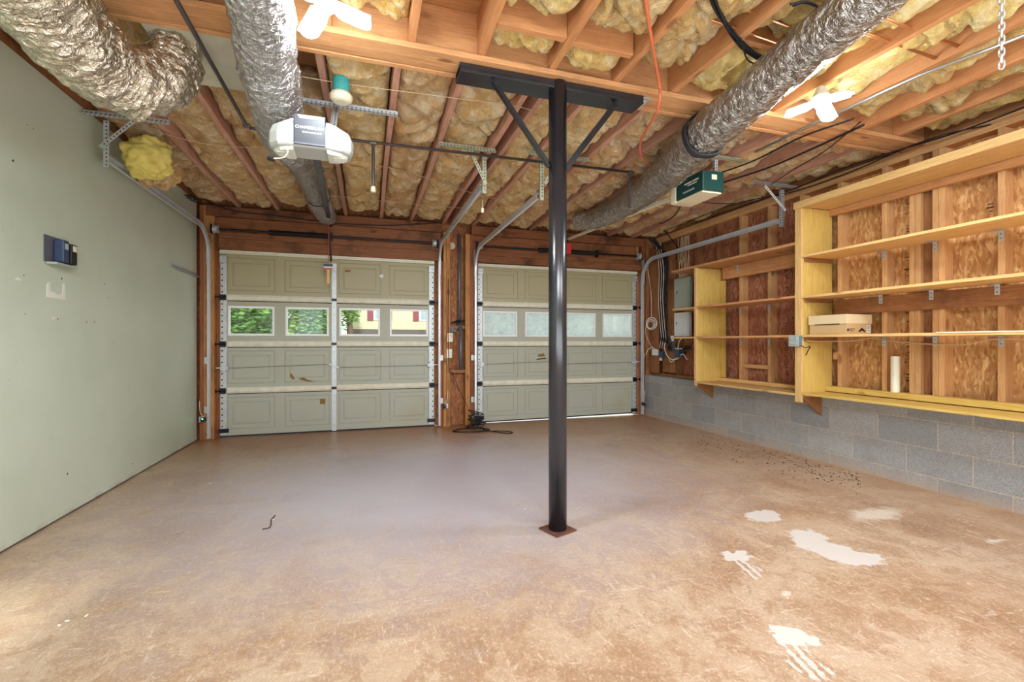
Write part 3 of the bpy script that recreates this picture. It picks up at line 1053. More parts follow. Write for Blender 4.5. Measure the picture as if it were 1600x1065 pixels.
obj('bolt_tab', MB().box(hx1 + 0.001, hx1 + 0.055, 2.42, 2.54, 2.578, 2.585).cyl((hx1 + 0.03, 2.46, 2.572), (hx1 + 0.03, 2.46, 2.578), 0.010, 8), 'galv', col_)
for s in (-1, 1):
    a = Vector((cx + s * 0.05, cy - 0.01, 2.10)); b = Vector((cx + s * 0.385, cy - 0.01, 2.534))
    mb = MB().sweep([(-0.018, -0.018), (0.018, -0.018), (0.018, -0.012), (-0.012, -0.012), (-0.012, 0.018), (-0.018, 0.018)], [a, b], up=(0, -1, 0))
    obj('brace', mb, 'blacksteel', col_)

# ================================================================== CROSS BEAM
bm_ = thing('ceiling_beam', (1.1, 2.47, 2.585), 'built-up timber beam carrying the ceiling joists over the black column', 'beam')
BY0, BY1 = 2.385, 2.555
for i in range(3):
    y0 = BY0 + 0.028 + i * 0.038
    obj('beam_ply', MB().box(XL + 0.005, XS + 0.04, y0, y0 + 0.0375, 2.589, ZD - 0.002), 'beamX', bm_, bevel=0.002)
obj('ledger_strip', MB().box(XL + 0.005, XS - 0.005, BY0 - 0.010, BY0 + 0.0275, 2.588, 2.618), 'beamX', bm_, bevel=0.002)
obj('ledger_strip', MB().box(XL + 0.005, XS - 0.005, BY1 - 0.0125, BY1 + 0.022, 2.588, 2.618), 'beamX', bm_, bevel=0.002)

# ================================================================== JOISTS
FRONT_X = [-1.38, -0.98, -0.58, -0.18, 0.22, 0.58, 0.985, 1.39, 1.79, 2.20, 2.60, 3.00, 3.40, 3.76]
REAR_X = [-1.40, -1.00, -0.62, -0.25, 0.155, 0.53, 0.935, 1.04, 1.33, 1.75, 2.12, 2.52, 2.92, 3.32, 3.72]
for i, x in enumerate(FRONT_X):
    # a slightly bowed joist, built as a short sweep
    path = [(x + 0.006 * math.sin(k * 1.3 + i), 0.2 + k * (2.411 - 0.2) / 6, (ZJ + ZD) / 2) for k in range(7)]
    mb = MB().sweep([(-0.019, -0.119), (0.019, -0.119), (0.019, 0.119), (-0.019, 0.119)], path)
    tag(obj('ceiling_joist', mb, 'frontjoistY', bevel=0.002), 'timber ceiling joist, near side of beam, %s from the green wall' % ORD[i], 'joist', 'near ceiling joists')
for i, x in enumerate(REAR_X):
    path = [(x + 0.005 * math.sin(k * 1.1 + 2 * i), 2.556 + k * (5.93 - 2.556) / 6, (ZJ + ZD) / 2) for k in range(7)]
    mb = MB().sweep([(-0.019, -0.119), (0.019, -0.119), (0.019, 0.119), (-0.019, 0.119)], path)
    tag(obj('ceiling_joist', mb, 'joistY', bevel=0.002), 'timber ceiling joist, door side of beam, %s from the green wall' % ORD[i], 'joist', 'far ceiling joists')
for x0, x1, y, z0 in ((0.60, 0.965, 2.13, 2.63), (1.005, 1.37, 2.16, 2.64), (1.81, 2.18, 1.95, 2.70)):
    lab = {0.60: 'short blocking board between joists just before the column crosshead', 1.005: 'short blocking board between joists by the hanging orange cord', 1.81: 'short blocking board between joists beside the black cable bundle'}[x0]
    tag(obj('blocking_board', MB().box(x0, x1, y, y + 0.038, z0, ZD - 0.003), 'frontjoistX', bevel=0.002), lab, 'blocking', 'blocking between joists')


# ================================================================== INSULATION
def batt(x0, x1, y0, y1, seed, zb, amp, step=0.016, end_rag=0.06, fx=4.2, fy=3.4):
    nx = max(6, int((x1 - x0) / step)); ny = max(8, int((y1 - y0) / step))
    mb = MB()
    off = Vector((seed * 5.17, seed * 2.31, 0))
    for j in range(ny + 1):
        ty = j / ny
        for i in range(nx + 1):
            tx = i / nx
            x = x0 + (x1 - x0) * tx; y = y0 + (y1 - y0) * ty
            p = Vector((x, y, 0))
            q = p + Vector((noise.noise(p * 3 + off), noise.noise(p * 3.3 - off), 0)) * 0.16
            a = abs(noise.noise(Vector((q.x * fx, q.y * fy, 0)) + off))
            b = abs(noise.noise(Vector((q.x * fx * 2.2, q.y * fy * 2.3, 4)) + off))
            c = noise.noise(Vector((q.x * 30, q.y * 26, 9)) + off)
            puff = min(1.0, a * 2.6) ** 0.5 * 0.62 + min(1.0, b * 2.6) ** 0.5 * 0.28 + c * 0.08
            low = noise.noise(p * 1.5 + off * 2) * 0.5
            side = 1 - abs(2 * tx - 1) ** 6
            e = min(ty, 1 - ty) * (y1 - y0)
            rag = end_rag * (1 + 0.7 * noise.noise(Vector((x * 12, seed, 0))))
            end = min(1.0, e / max(rag, 0.01)) ** 0.4
            z = zb - amp * (puff + low * 0.8) * (0.55 + 0.45 * side)
            z = zb + 0.07 + (z - zb - 0.07) * end
            z = max(z, 2.592 + 0.02 * c + 0.07 * abs(2 * tx - 1) ** 3)
            z = min(z, ZD - 0.03)
            dx = 0.014 * noise.noise(Vector((q.x * 14, q.y * 14, 1)) + off) * (1 if 0 < i < nx else 0)
            dy = 0.022 * noise.noise(Vector((q.x * 11, q.y * 11, 7)) + off)
            mb.v.append(Vector((x + dx, y + dy, z)))
    w = nx + 1
    for j in range(ny):
        for i in range(nx):
            mb.f.append((j * w + i, (j + 1) * w + i, (j + 1) * w + i + 1, j * w + i + 1)); mb.mi.append(0)
    # top side, so the batt is a solid pad
    n0 = len(mb.v)
    rim = [i for i in range(w)] + [j * w + nx for j in range(1, ny + 1)] + [ny * w + i for i in range(nx - 1, -1, -1)] + [j * w for j in range(ny - 1, 0, -1)]
    for r in rim:
        v = mb.v[r]
        mb.v.append(Vector((v.x, v.y, ZD - 0.006)))
    k = len(rim)
    for a in range(k):
        b = (a + 1) % k
        mb.f.append((rim[a], rim[b], n0 + b, n0 + a)); mb.mi.append(0)
    mb.f.append(tuple(n0 + a for a in range(k))); mb.mi.append(0)
    return mb


def bays(xs):
    e = [XL - 0.0] + xs + [XS + 0.02]
    return [(e[i] + 0.027, e[i + 1] - 0.027) for i in range(len(e) - 1)]


for i, (a, b) in enumerate(bays(FRONT_X)):
    if b - a < 0.08:
        continue
    where = 'beside the green wall' if i == 0 else ('next to the shelf wall' if i == len(FRONT_X) else 'in %s joist bay from green wall' % ORD[i])
    y1 = 2.36 if i not in (5, 6, 7, 9) else (1.93 if i == 9 else 2.10)
    o = obj('insulation_batt', batt(a, b, 1.05, y1, i + 1, 2.765, 0.155, 0.013), 'woolnear', smooth=True)
    tag(o, 'lumpy yellow insulation, near side of beam, %s' % where, 'insulation', 'near insulation batts')
    if i in (6, 7, 9):
        o = obj('insulation_scrap', batt(a + 0.01, b - 0.02, 2.21 if i < 9 else 2.01, 2.35, i + 40, 2.70, 0.08, 0.012, 0.03), 'woolnear', smooth=True)
        tag(o, 'small torn insulation scrap between blocking board and beam, %s bay from the green wall' % ORD[i], 'insulation', 'insulation scraps')
for i, (a, b) in enumerate(bays(REAR_X)):
    if b - a < 0.08:
        continue
    where = 'beside the green wall' if i == 0 else ('next to the shelf wall' if i == len(REAR_X) else 'in %s joist bay from green wall' % ORD[i])
    y0 = 2.60 if i not in (2, 3) else 3.19
    o = obj('insulation_batt', batt(a, b, y0, 5.86, i + 61, 2.745, 0.150, 0.016, 0.06, 2.8, 5.0), 'wool', smooth=True)
    tag(o, 'lumpy tan insulation, door side of beam, %s' % where, 'insulation', 'far insulation batts')
# yellow wool stuffed behind the left duct
w_ = MB().blob((-1.52, 3.95, 2.42), (0.15, 0.13, 0.14), 3, 0.28, 60, 44, 1.5)
o = tag(obj('insulation_wad', w_, 'woolyellow', smooth=True), 'loose bright yellow insulation wad hanging by the green wall near the angle hanger', 'insulation')
w_ = MB().blob((-1.55, 4.20, 2.42), (0.14, 0.10, 0.13), 9, 0.4, 60, 44, 2.0)
tag(obj('insulation_wad', w_, 'wool', smooth=True), 'torn brownish insulation wad behind the bright yellow one', 'insulation')
# pale duct board panel
tag(obj('duct_board_panel', MB().box(-1.03, -0.45, 2.60, 3.12, 2.603, 2.617), 'sheet', bevel=0.002), 'pale rigid panel set between joists beside the grey middle duct', 'panel')
tag(obj('blocking_board', MB().box(-0.98, -0.64, 3.125, 3.163, 2.63, ZD - 0.003), 'joistX', bevel=0.002), 'blocking board behind the pale rigid panel', 'blocking', 'blocking between joists')


# ================================================================== DUCTS
def flex(path, radii, rib, seed, crinkle=0.006, n=56, step=0.008, amp=0.006):
    pts = crom_even(path, step)
    m = len(pts)
    rr = []
    for i in range(m):
        f = i / (m - 1) * (len(radii) - 1)
        k = min(int(f), len(radii) - 2); f -= k
        rr.append(radii[k] * (1 - f) + radii[k + 1] * f)

    def disp(acc, a, p):
        s = amp * abs(math.sin(PI * acc / rib + 0.25 * math.sin(3 * a + acc * 5))) if rib else 0
        q = Vector((math.cos(a) * 2.2, math.sin(a) * 2.2, acc * (18 if rib else 7)))
        s += crinkle * noise.noise(q + Vector((seed, 0, 0))) + crinkle * 0.6 * noise.noise(q * 3.1)
        return s
    return MB().tube(pts, rr, n, True, True, disp), pts, rr


# big bright duct, top left, turning up into the floor above
dl = thing('flexible_duct', (-1.05, 2.3, 2.2), 'large shiny foil flexible duct with ribs curving up near the green wall', 'duct', 'foil ducts')
mb, pts, rr = flex([(-1.16, 0.40, 2.43), (-1.16, 1.0, 2.43), (-1.15, 1.70, 2.41), (-1.15, 2.02, 2.39), (-1.15, 2.27, 2.345), (-1.12, 2.50, 2.32), (-1.03, 2.64, 2.32)], [0.165, 0.17, 0.17, 0.165, 0.155], 0.030, 3, 0.020, amp=0.007)
obj('duct_sleeve', mb, 'foil', dl, smooth=True)
mb, pts, rr = flex([(-1.06, 2.62, 2.33), (-0.99, 2.665, 2.37), (-0.945, 2.70, 2.44), (-0.93, 2.72, 2.53), (-0.93, 2.74, 2.66)], [0.150, 0.135, 0.115, 0.105, 0.10], 0.03, 5, 0.022, amp=0.008)
obj('duct_elbow', mb, 'foil', dl, smooth=True)
mb, pts, rr = flex([(-1.15, 1.36, 2.42), (-1.14, 1.66, 2.40)], [0.176, 0.172], 0, 6, 0.012)
obj('torn_jacket', mb, 'foilgrey', dl, smooth=True)

# grey middle duct, sagging under the beam and running to the far wall
dm = thing('flexible_duct', (-0.45, 2.6, 2.3), 'grey foil-wrapped duct sagging beside the white door opener', 'duct', 'foil ducts')
mb, pts, rr = flex([(-0.40, 0.5, 2.47), (-0.40, 1.3, 2.46), (-0.41, 2.0, 2.45), (-0.45, 2.35, 2.43), (-0.455, 2.48, 2.40)], [0.135, 0.13, 0.125, 0.13], 0, 11, 0.012)
obj('duct_sleeve', mb, 'foilgrey', dm, smooth=True)
mb, pts, rr = flex([(-0.455, 2.46, 2.41), (-0.46, 2.62, 2.375), (-0.475, 2.85, 2.34), (-0.49, 3.15, 2.35), (-0.47, 3.45, 2.40)], [0.136, 0.132, 0.13, 0.125, 0.11], 0, 12, 0.012)
obj('duct_sleeve', mb, 'foilgrey', dm, smooth=True)
mb, pts, rr = flex([(-0.47, 3.42, 2.40), (-0.455, 3.8, 2.43), (-0.45, 4.3, 2.47), (-0.46, 4.75, 2.50)], [0.112, 0.105, 0.105, 0.105], 0, 13, 0.010)
obj('duct_sleeve', mb, 'foilgrid', dm, smooth=True)
mb, pts, rr = flex([(-0.46, 4.73, 2.50), (-0.46, 5.2, 2.52), (-0.455, 5.6, 2.54), (-0.45, 5.84, 2.58)], [0.108, 0.108, 0.108, 0.1], 0, 14, 0.012)
obj('duct_sleeve', mb, 'foilgrey', dm, smooth=True)
obj('duct_band', MB().tube([Vector((-0.46, 4.73, 2.50)), Vector((-0.46, 4.76, 2.502))], 0.114, 32), 'blackmetal', dm)

# long duct on the right
dr = thing('flexible_duct', (2.1, 3.0, 2.3), 'long silver scrim-foil duct strapped at the beam, running above the green opener rail', 'duct', 'foil ducts')
mb, pts, rr = flex([(1.83, 0.6, 2.47), (1.91, 1.3, 2.465), (2.00, 1.9, 2.45), (2.08, 2.46, 2.42)], [0.100, 0.102, 0.118, 0.132], 0, 21, 0.009)
obj('duct_sleeve', mb, 'foilgrid', dr, smooth=True)
mb, pts, rr = flex([(2.07, 2.44, 2.42), (2.18, 2.80, 2.42), (2.35, 3.32, 2.46), (2.48, 3.87, 2.49), (2.52, 4.36, 2.495), (2.47, 4.73, 2.495), (2.34, 4.92, 2.52)], [0.132, 0.132, 0.132, 0.128, 0.120, 0.118, 0.10], 0, 22, 0.010)
obj('duct_sleeve', mb, 'foilgrid', dr, smooth=True)
st = MB()
ax = Vector((0.26, 0.97, 0)).normalized(); c0 = Vector((2.07, 2.43, 2.422)); sd = Vector((ax.y, -ax.x, 0))
for dd in (-0.015, 0.006, 0.02):
    lp = [c0 + ax * dd + (sd * math.cos(a) + Vector((0, 0, 1)) * math.sin(a)) * (0.141 + 0.003 * math.sin(5 * a)) for a in [2 * PI * k / 36 for k in range(37)]]
    st.tube(lp, 0.008, 8)
obj('strap', st, 'black', dr, smooth=True)


# ================================================================== TRACKS
def track(x, yend, zh, opening, label, wallside):
    root = thing('door_track', (x, 5.8, 0), label, 'track', 'garage door tracks')
    yv = 5.865
    r = 0.30
    path = [Vector((x, yv, 0.02)), Vector((x, yv, zh - r))]
    for k in range(1, 11):
        a = k / 10 * PI / 2
        path.append(Vector((x, yv - r * (1 - math.cos(a)), zh - r + r * math.sin(a))))
    path.append(Vector((x, yend, zh + 0.0)))
    s = opening
    prof = [(-0.011, -0.024), (-0.011, 0.024), (0.012, 0.026), (0.012, 0.019), (0.009, 0.019), (0.009, 0.0235), (-0.0085, 0.0215), (-0.0085, -0.0215), (0.009, -0.0235), (0.009, -0.019), (0.012, -0.019), (0.012, -0.026)]
    mb = MB()
    # frames kept in the vertical YZ plane: side = +-x, up = in-plane normal
    n0 = len(mb.v); k = len(prof); m = len(path)
    for i, p in enumerate(path):
        d = (path[min(i + 1, m - 1)] - path[max(i - 1, 0)]).normalized()
        sv = Vector((s, 0, 0)); uv_ = Vector((0, -d.z, d.y))
        for a, b in prof:
            mb.v.append(p + sv * a + uv_ * b)
    for i in range(m - 1):
        for j in range(k):
            j2 = (j + 1) % k
            mb.f.append((n0 + i * k + j, n0 + i * k + j2, n0 + (i + 1) * k + j2, n0 + (i + 1) * k + j)); mb.mi.append(0)
    mb.f.append(tuple(range(n0, n0 + k))); mb.mi.append(0)
    mb.f.append(tuple(range(n0 + (m - 1) * k, n0 + m * k))); mb.mi.append(0)
    obj('rail', mb, 'track', root)
    # flag bracket and wall clips
    fl = MB().box(x - s * 0.016, x - s * 0.012, yv - 0.03, YB + 0.01, 1.95, 2.30)
    obj('flag_bracket', fl, 'galv', root)
    for z in (0.30, 0.85):
        obj('wall_clip', MB().box(min(x - s * 0.012, x - s * 0.05), max(x - s * 0.012, x - s * 0.05), YB - 0.015, YB - 0.01, z, z + 0.07).box(x - s * 0.017, x - s * 0.012, yv - 0.02, YB - 0.01, z, z + 0.07), 'galvwhite', root)
    return root


track(-1.685, 3.80, 2.335, 1, 'galvanised curved door track beside the green wall', -1)
track(0.875, 3.60, 2.335, -1, 'galvanised curved door track on the column side of the clear-windowed door', 1)
track(1.345, 3.55, 2.300, 1, 'galvanised curved door track between the doors, at the hazy-windowed door', -1)
track(3.868, 3.52, 2.280, -1, 'galvanised curved door track running along the shelf wall', 1)


def angle_bar(mb, a, b, w=0.032, th=0.003, up=(0, 0, 1), holes=True, flip=1):
    """perforated L section from a to b"""
    a, b = Vector(a), Vector(b)
    d = (b - a).normalized(); u = Vector(up); s = d.cross(u).normalized() * flip; u = s.cross(d) * flip
    c = [(0, 0), (w, 0), (w, th), (th, th), (th, w), (0, w)]
    n = len(mb.v)
    mb.mat(0)
    for q in (a, b):
        for e, f in c:
            mb.v.append(q + s * e + u * f)
    for j in range(6):
        j2 = (j + 1) % 6
        mb.f.append((n + j, n + j2, n + 6 + j2, n + 6 + j)); mb.mi.append(0)
    mb.f.append((n + 3, n + 2, n + 1, n)); mb.mi.append(0); mb.f.append((n + 5, n + 4, n + 3, n)); mb.mi.append(0)
    mb.f.append((n + 6, n + 7, n + 8, n + 9)); mb.mi.append(0); mb.f.append((n + 6, n + 9, n + 10, n + 11)); mb.mi.append(0)
    if holes:
        mb.mat(1)
        L = (b - a).length
        k = int(L / 0.026)
        for i in range(k):
            p = a + d * (0.013 + i * 0.026)
            for q, nn in ((p + s * w * 0.55, u), (p + u * w * 0.55, s)):
                mb.cyl(q - nn * 0.0008, q + nn * (th + 0.0008), 0.0052, 7)
        mb.mat(0)
    return mb


def hanger(label, cross, posts, diags, mat='anglegreen', flat=None):
    c0 = Vector(cross[0])
    root = thing('track_hanger', tuple(c0), label, 'hanger', 'perforated angle hangers')
    obj('cross_angle', angle_bar(MB(), cross[0], cross[1], 0.034, 0.003, (0, 0, 1), True, 1), [mat, 'darkhole'], root)
    for a, b in posts:
        obj('drop_angle', angle_bar(MB(), a, b, 0.032, 0.003, (0, 1, 0)), [mat, 'darkhole'], root)
    for a, b in diags:
        mb = MB(); mb.bar(a, b, 0.026, 0.003, (0, 1, 0))
        mb.mat(1)
        a, b = Vector(a), Vector(b); d = (b - a); L = d.length; d.normalize()
        for i in range(int(L / 0.026)):
            p = a + d * (0.013 + i * 0.026)
            mb.cyl(p - Vector((0, 0.0025, 0)), p + Vector((0, 0.0025, 0)), 0.005, 7)
        obj('diagonal_strap', mb, [flat or mat, 'darkhole'], root)
    return root


zc_ = 2.585
hanger('steel angle hanger with white-flecked brace between green wall and shiny duct', (XL + 0.02, 3.72, zc_), [((-1.69, 3.76, zc_), (-1.69, 3.76, 2.27))][:0] or ((-1.36, 3.72, zc_)) and [((-1.70, 3.77, zc_ - 0.001), (-1.70, 3.77, 2.25))], [((-1.50, 3.73, zc_), (-1.69, 3.73, 2.36))], 'galv') if False else None
h1 = hanger('steel angle hanger with diagonal brace between green wall and shiny duct', ((XL + 0.02, 3.72, zc_), (-1.30, 3.72, zc_)), [((-1.70, 3.77, zc_ - 0.001), (-1.70, 3.77, 2.27))], [((-1.50, 3.712, zc_), (-1.69, 3.712, 2.38))], 'rust' if False else 'galv')
h2 = hanger('perforated angle hanger holding the track of the clear-windowed door near the column', ((0.52, 3.50, zc_), (0.965, 3.50, zc_)), [((0.875, 3.56, zc_ - 0.001), (0.875, 3.56, 2.28))], [((0.76, 3.49, zc_), (0.885, 3.49, 2.33))])
h3 = hanger('perforated angle hanger holding the track nearest behind the column', ((1.22, 3.44, zc_), (1.76, 3.44, zc_)), [((1.345, 3.50, zc_ - 0.001), (1.345, 3.50, 2.25))], [((1.49, 3.43, zc_), (1.36, 3.43, 2.36))])
h4 = hanger('dark angle hanger with a white diagonal strap by the shelf wall', ((3.48, 3.44, zc_), (XS - 0.04, 3.44, zc_)), [((3.868, 3.48, zc_ - 0.001), (3.868, 3.48, 2.22))], [((3.60, 3.425, 2.575), (3.855, 3.425, 2.36))], 'galv', 'white')
for h in (h4,):
    for c in h.children:
        pass
# angle bracket on the green wall
wa_ = MB()
angle_bar(wa_, (XL + 0.004, 5.16, 1.80), (XL + 0.004, 5.84, 1.80), 0.045, 0.003, (0, 0, 1))
tag(obj('angle_bracket', wa_, ['galv', 'darkhole']), 'short perforated steel angle fixed low on the green wall near its far corner', 'bracket')


# ================================================================== TORSION SHAFTS
def shaft(x0, x1, z, spring, label):
    y = YB - 0.055
    root = thing('torsion_shaft', ((x0 + x1) / 2, y, z), label, 'shaft', 'torsion shafts over the doors')
    obj('rod', MB().cyl((x0, y, z), (x1, y, z), 0.0125, 12), 'blackmetal', root)
    sp = MB()
    pts = []
    n = int((spring[1] - spring[0]) / 0.009) * 10
    for i in range(n + 1):
        a = i / 10 * 2 * PI
        pts.append((spring[0] + (spring[1] - spring[0]) * i / n, y + 0.026 * math.cos(a), z + 0.026 * math.sin(a)))
    sp.tube(pts, 0.004, 5)
    obj('spring', sp, 'black', root, smooth=True)
    for x, s in ((x0 + 0.05, 1), (x1 - 0.05, -1)):
        d = MB().lathe((x - 0.03, y, z), [(0.03, 0), (0.052, 0.006), (0.050, 0.014), (0.043, 0.02), (0.043, 0.045), (0.052, 0.052), (0.03, 0.06)], 20, (1, 0, 0))
        obj('cable_drum', d, 'galv', root)
    for x in (x0 + 0.005, spring[1] + 0.012, x1 - 0.005):
        obj('bearing_plate', MB().box(x - 0.004, x + 0.004, y - 0.03, YB + 0.0, z - 0.05, z + 0.05), 'blackmetal', root)
    return root


shaft(-1.66, 0.86, 2.345, (-1.08, -0.42), 'dark torsion spring shaft above the clear-windowed garage door')
shaft(1.36, 3.84, 2.345, (2.22, 3.10), 'dark torsion spring shaft above the hazy-windowed garage door')

# ================================================================== OPENER, WHITE
op = thing('garage_door_opener', (-0.27, 2.53, 2.05), 'white garage door opener with grey centre panel and two milky light covers', 'garage door opener')
ox, oy, oz0, oz1 = -0.272, 2.45, 2.062, 2.200




def lozenge(zz, k, ysh=0.0):
    prof = [(-0.200, 0.085), (-0.190, 0.055), (-0.150, 0.020), (-0.09, 0.003), (-0.065, 0.0), (0.065, 0.0), (0.09, 0.003), (0.150, 0.020), (0.190, 0.055), (0.200, 0.085), (0.190, 0.15), (0.14, 0.17), (-0.14, 0.17), (-0.190, 0.15)]
    return [Vector((ox + x * k, oy + 0.085 + (y - 0.085) * k + ysh, zz)) for x, y in prof]


mb = MB()
levels = [(oz0 - 0.012, 0.90, 0.006), (oz0 - 0.006, 0.96, 0.0), (oz0 + 0.01, 1.0, 0), (oz0 + 0.06, 1.0, 0), (oz0 + 0.10, 0.92, 0.0), (oz1 - 0.012, 0.70, 0.0), (oz1, 0.60, 0.0)]
kk = 14
for zz, k, ys in levels:
    mb.v += lozenge(zz, k, ys)
for i in range(len(levels) - 1):
    for j in range(kk):
        j2 = (j + 1) % kk
        mb.f.append((i * kk + j, i * kk + j2, (i + 1) * kk + j2, (i + 1) * kk + j)); mb.mi.append(0)
mb.f.append(tuple(range(kk))[::-1]); mb.mi.append(0)
mb.f.append(tuple(range((len(levels) - 1) * kk, len(levels) * kk))); mb.mi.append(0)
obj('housing', mb, 'housingwhite', op, bevel=0.004)
fp = MB().box(ox - 0.072, ox + 0.072, oy - 0.008, oy + 0.055, oz0 - 0.004, oz1 + 0.004)
pan = obj('front_panel', fp, 'panelplate', op, bevel=0.003)
obj('panel_edge', MB().box(ox - 0.073, ox + 0.073, oy - 0.010, oy - 0.0085, oz0 - 0.005, oz0 + 0.003), 'darkplate', op)
obj('top_label', MB().prism([(ox - 0.045, oy - 0.0085, oz1 - 0.016), (ox + 0.045, oy - 0.0085, oz1 - 0.016), (ox + 0.055, oy - 0.0085, oz1 - 0.001), (ox - 0.055, oy - 0.0085, oz1 - 0.001)], (0, -0.0015, 0)), 'white', op)
text('maker_lettering', 'CHAMBERLAIN', 0.0195, 'white', op, (ox, oy - 0.0088, oz0 + 0.078), (1, 0, 0), (0, 0, 1))
text('small_lettering', 'Connected by myQ', 0.011, 'white', op, (ox + 0.010, oy - 0.0088, oz0 + 0.056), (1, 0, 0), (0, 0, 1))
for s in (-1, 1):
    lp = [(ox + s * a, oy + b, oz0 - 0.030) for a, b in ((0.075, 0.010), (0.14, 0.035), (0.175, 0.075), (0.165, 0.12), (0.12, 0.15), (0.075, 0.15))]
    if s < 0:
        lp = lp[::-1]
    mb = MB().prism(lp, (0, 0, 0.028))
    ln_ = obj('light_cover', mb, 'lens', op, bevel=0.010)
    rb = MB()
    for q in range(5):
        rb.box(ox + s * 0.13 - 0.025, ox + s * 0.13 + 0.025, oy + 0.050 + q * 0.014, oy + 0.054 + q * 0.014, oz0 - 0.033, oz0 - 0.029)
    obj('lens_ribs', rb, 'lens', ln_)
obj('opener_rail', MB().sweep([(-0.019, -0.016), (0.019, -0.016), (0.019, 0.016), (0.013, 0.016), (0.013, -0.010), (-0.013, -0.010), (-0.013, 0.016), (-0.019, 0.016)], [(-0.27, 2.60, 2.13), (-0.43, 5.80, 2.50)]), 'blackmetal', op)
obj('rail_bracket', MB().box(-0.46, -0.40, 5.79, 5.878, 2.47, 2.53), 'blackmetal', op)
obj('door_arm', MB().bar((-0.44, 5.76, 2.46), (-0.42, 5.92, 2.06), 0.02, 0.006, (0, 1, 0)), 'blackmetal', op)
obj('antenna_wire', MB().tube(crom([(ox - 0.12, oy + 0.02, oz0 - 0.02), (ox - 0.10, oy + 0.01, oz0 - 0.04), (ox - 0.12, oy + 0.03, oz0 - 0.065), (ox - 0.17, oy + 0.05, oz0 - 0.07)], 8), 0.003, 6), 'ivory', op)
obj('wire_cap', MB().cyl((ox - 0.17, oy + 0.05, oz0 - 0.075), (ox - 0.195, oy + 0.06, oz0 - 0.065), 0.012, 10), 'black', op)
hw = thing('opener_hanger', (-0.1, 3.13, zc_), 'perforated angle hanger carrying the white opener from the joists', 'hanger', 'perforated angle hangers')
obj('cross_angle', angle_bar(MB(), (-0.42, 3.06, 2.55), (0.185, 3.06, 2.55), 0.036, 0.003), ['galvwhite', 'darkhole'], hw)
obj('drop_angle', angle_bar(MB(), (-0.20, 3.05, 2.555), (-0.20, 2.66, 2.19), 0.03, 0.003, (1, 0, 0)), ['galvwhite', 'darkhole'], hw)
# teal box with round cream lampholder
lh = thing('ceiling_lampholder', (-0.13, 2.92, 2.5), 'round cream lampholder on a teal box above the white opener', 'lampholder')
pb = aZ(533, 140, 2.56)
obj('junction_box', MB().lathe((pb.x, pb.y, 2.535), [(0.045, 0), (0.047, 0.03), (0.047, 0.085)], 20), 'teal', lh, smooth=False)
obj('round_cover', MB().lathe((pb.x, pb.y, 2.49), [(0.035, -0.006), (0.05, 0.0), (0.062, 0.012), (0.064, 0.03), (0.055, 0.045)], 28), 'ivory', lh)

# ================================================================== OPENER, GREEN
og = thing('garage_door_opener', (2.62, 3.18, 2.27), 'dark green box-shaped garage door opener with cream end cap', 'garage door opener')
gx0, gx1, gy0, gy1, gz0, gz1 = 2.53, 2.735, 3.00, 3.33, 2.297, 2.455
obj('housing', MB().box(gx0, gx1, gy0, gy1, gz0, gz1), 'greenpaint', og, bevel=0.006)
obj('end_cap', MB().box(gx0 - 0.005, gx1 + 0.005, gy1 + 0.0, gy1 + 0.075, gz0 - 0.012, gz1 - 0.01), 'ivory', og, bevel=0.014)
obj('base_tray', MB().box(gx0 + 0.01, gx1 - 0.01, gy0 + 0.02, gy1 + 0.02, gz0 - 0.012, gz0), 'ivory', og)
obj('front_sticker', MB().box(gx0 + 0.085, gx0 + 0.135, gy0 - 0.0015, gy0 + 0.001, gz0 + 0.09, gz0 + 0.13), 'ivory', og)
mk = MB()
for q, (a, b) in enumerate(((0.05, 0.12), (0.13, 0.22))):
    mk.box(gx0 - 0.0012, gx0, gy0 + a, gy0 + b, gz0 + 0.10 - q * 0.0, gz0 + 0.112)
mk.box(gx0 - 0.0012, gx0, gy0 + 0.07, gy0 + 0.18, gz0 + 0.082, gz0 + 0.090)
obj('side_script', mk, 'ivory', og)
obj('side_badge', MB().box(gx0 - 0.0015, gx0, gy0 + 0.10, gy0 + 0.24, gz0 + 0.035, gz0 + 0.048), 'galv', og)
obj('opener_rail', MB().sweep([(-0.018, -0.012), (0.018, -0.012), (0.018, 0.012), (0.0, 0.018), (-0.018, 0.012)], [(2.625, 3.41, 2.385), (2.63, 5.84, 2.505)]), 'strip', og)
obj('rail_bracket', MB().box(2.585, 2.645, 5.80, 5.878, 2.49, 2.56), 'black', og)
obj('door_arm', MB().bar((2.615, 5.74, 2.50), (2.61, 5.93, 2.08), 0.02, 0.006, (0, 1, 0)), 'blackmetal', og)
hg = thing('opener_hanger', (2.5, 3.05, zc_), 'perforated angle hanger above the dark green opener', 'hanger', 'perforated angle hangers')
obj('cross_angle', angle_bar(MB(), (2.30, 3.05, 2.575), (2.96, 3.05, 2.575), 0.036, 0.003), ['anglegreen', 'darkhole'], hg)
obj('drop_angle', angle_bar(MB(), (2.70, 3.06, 2.575), (2.70, 3.06, 2.456), 0.028, 0.003, (0, 1, 0)), ['galv', 'darkhole'], hg)
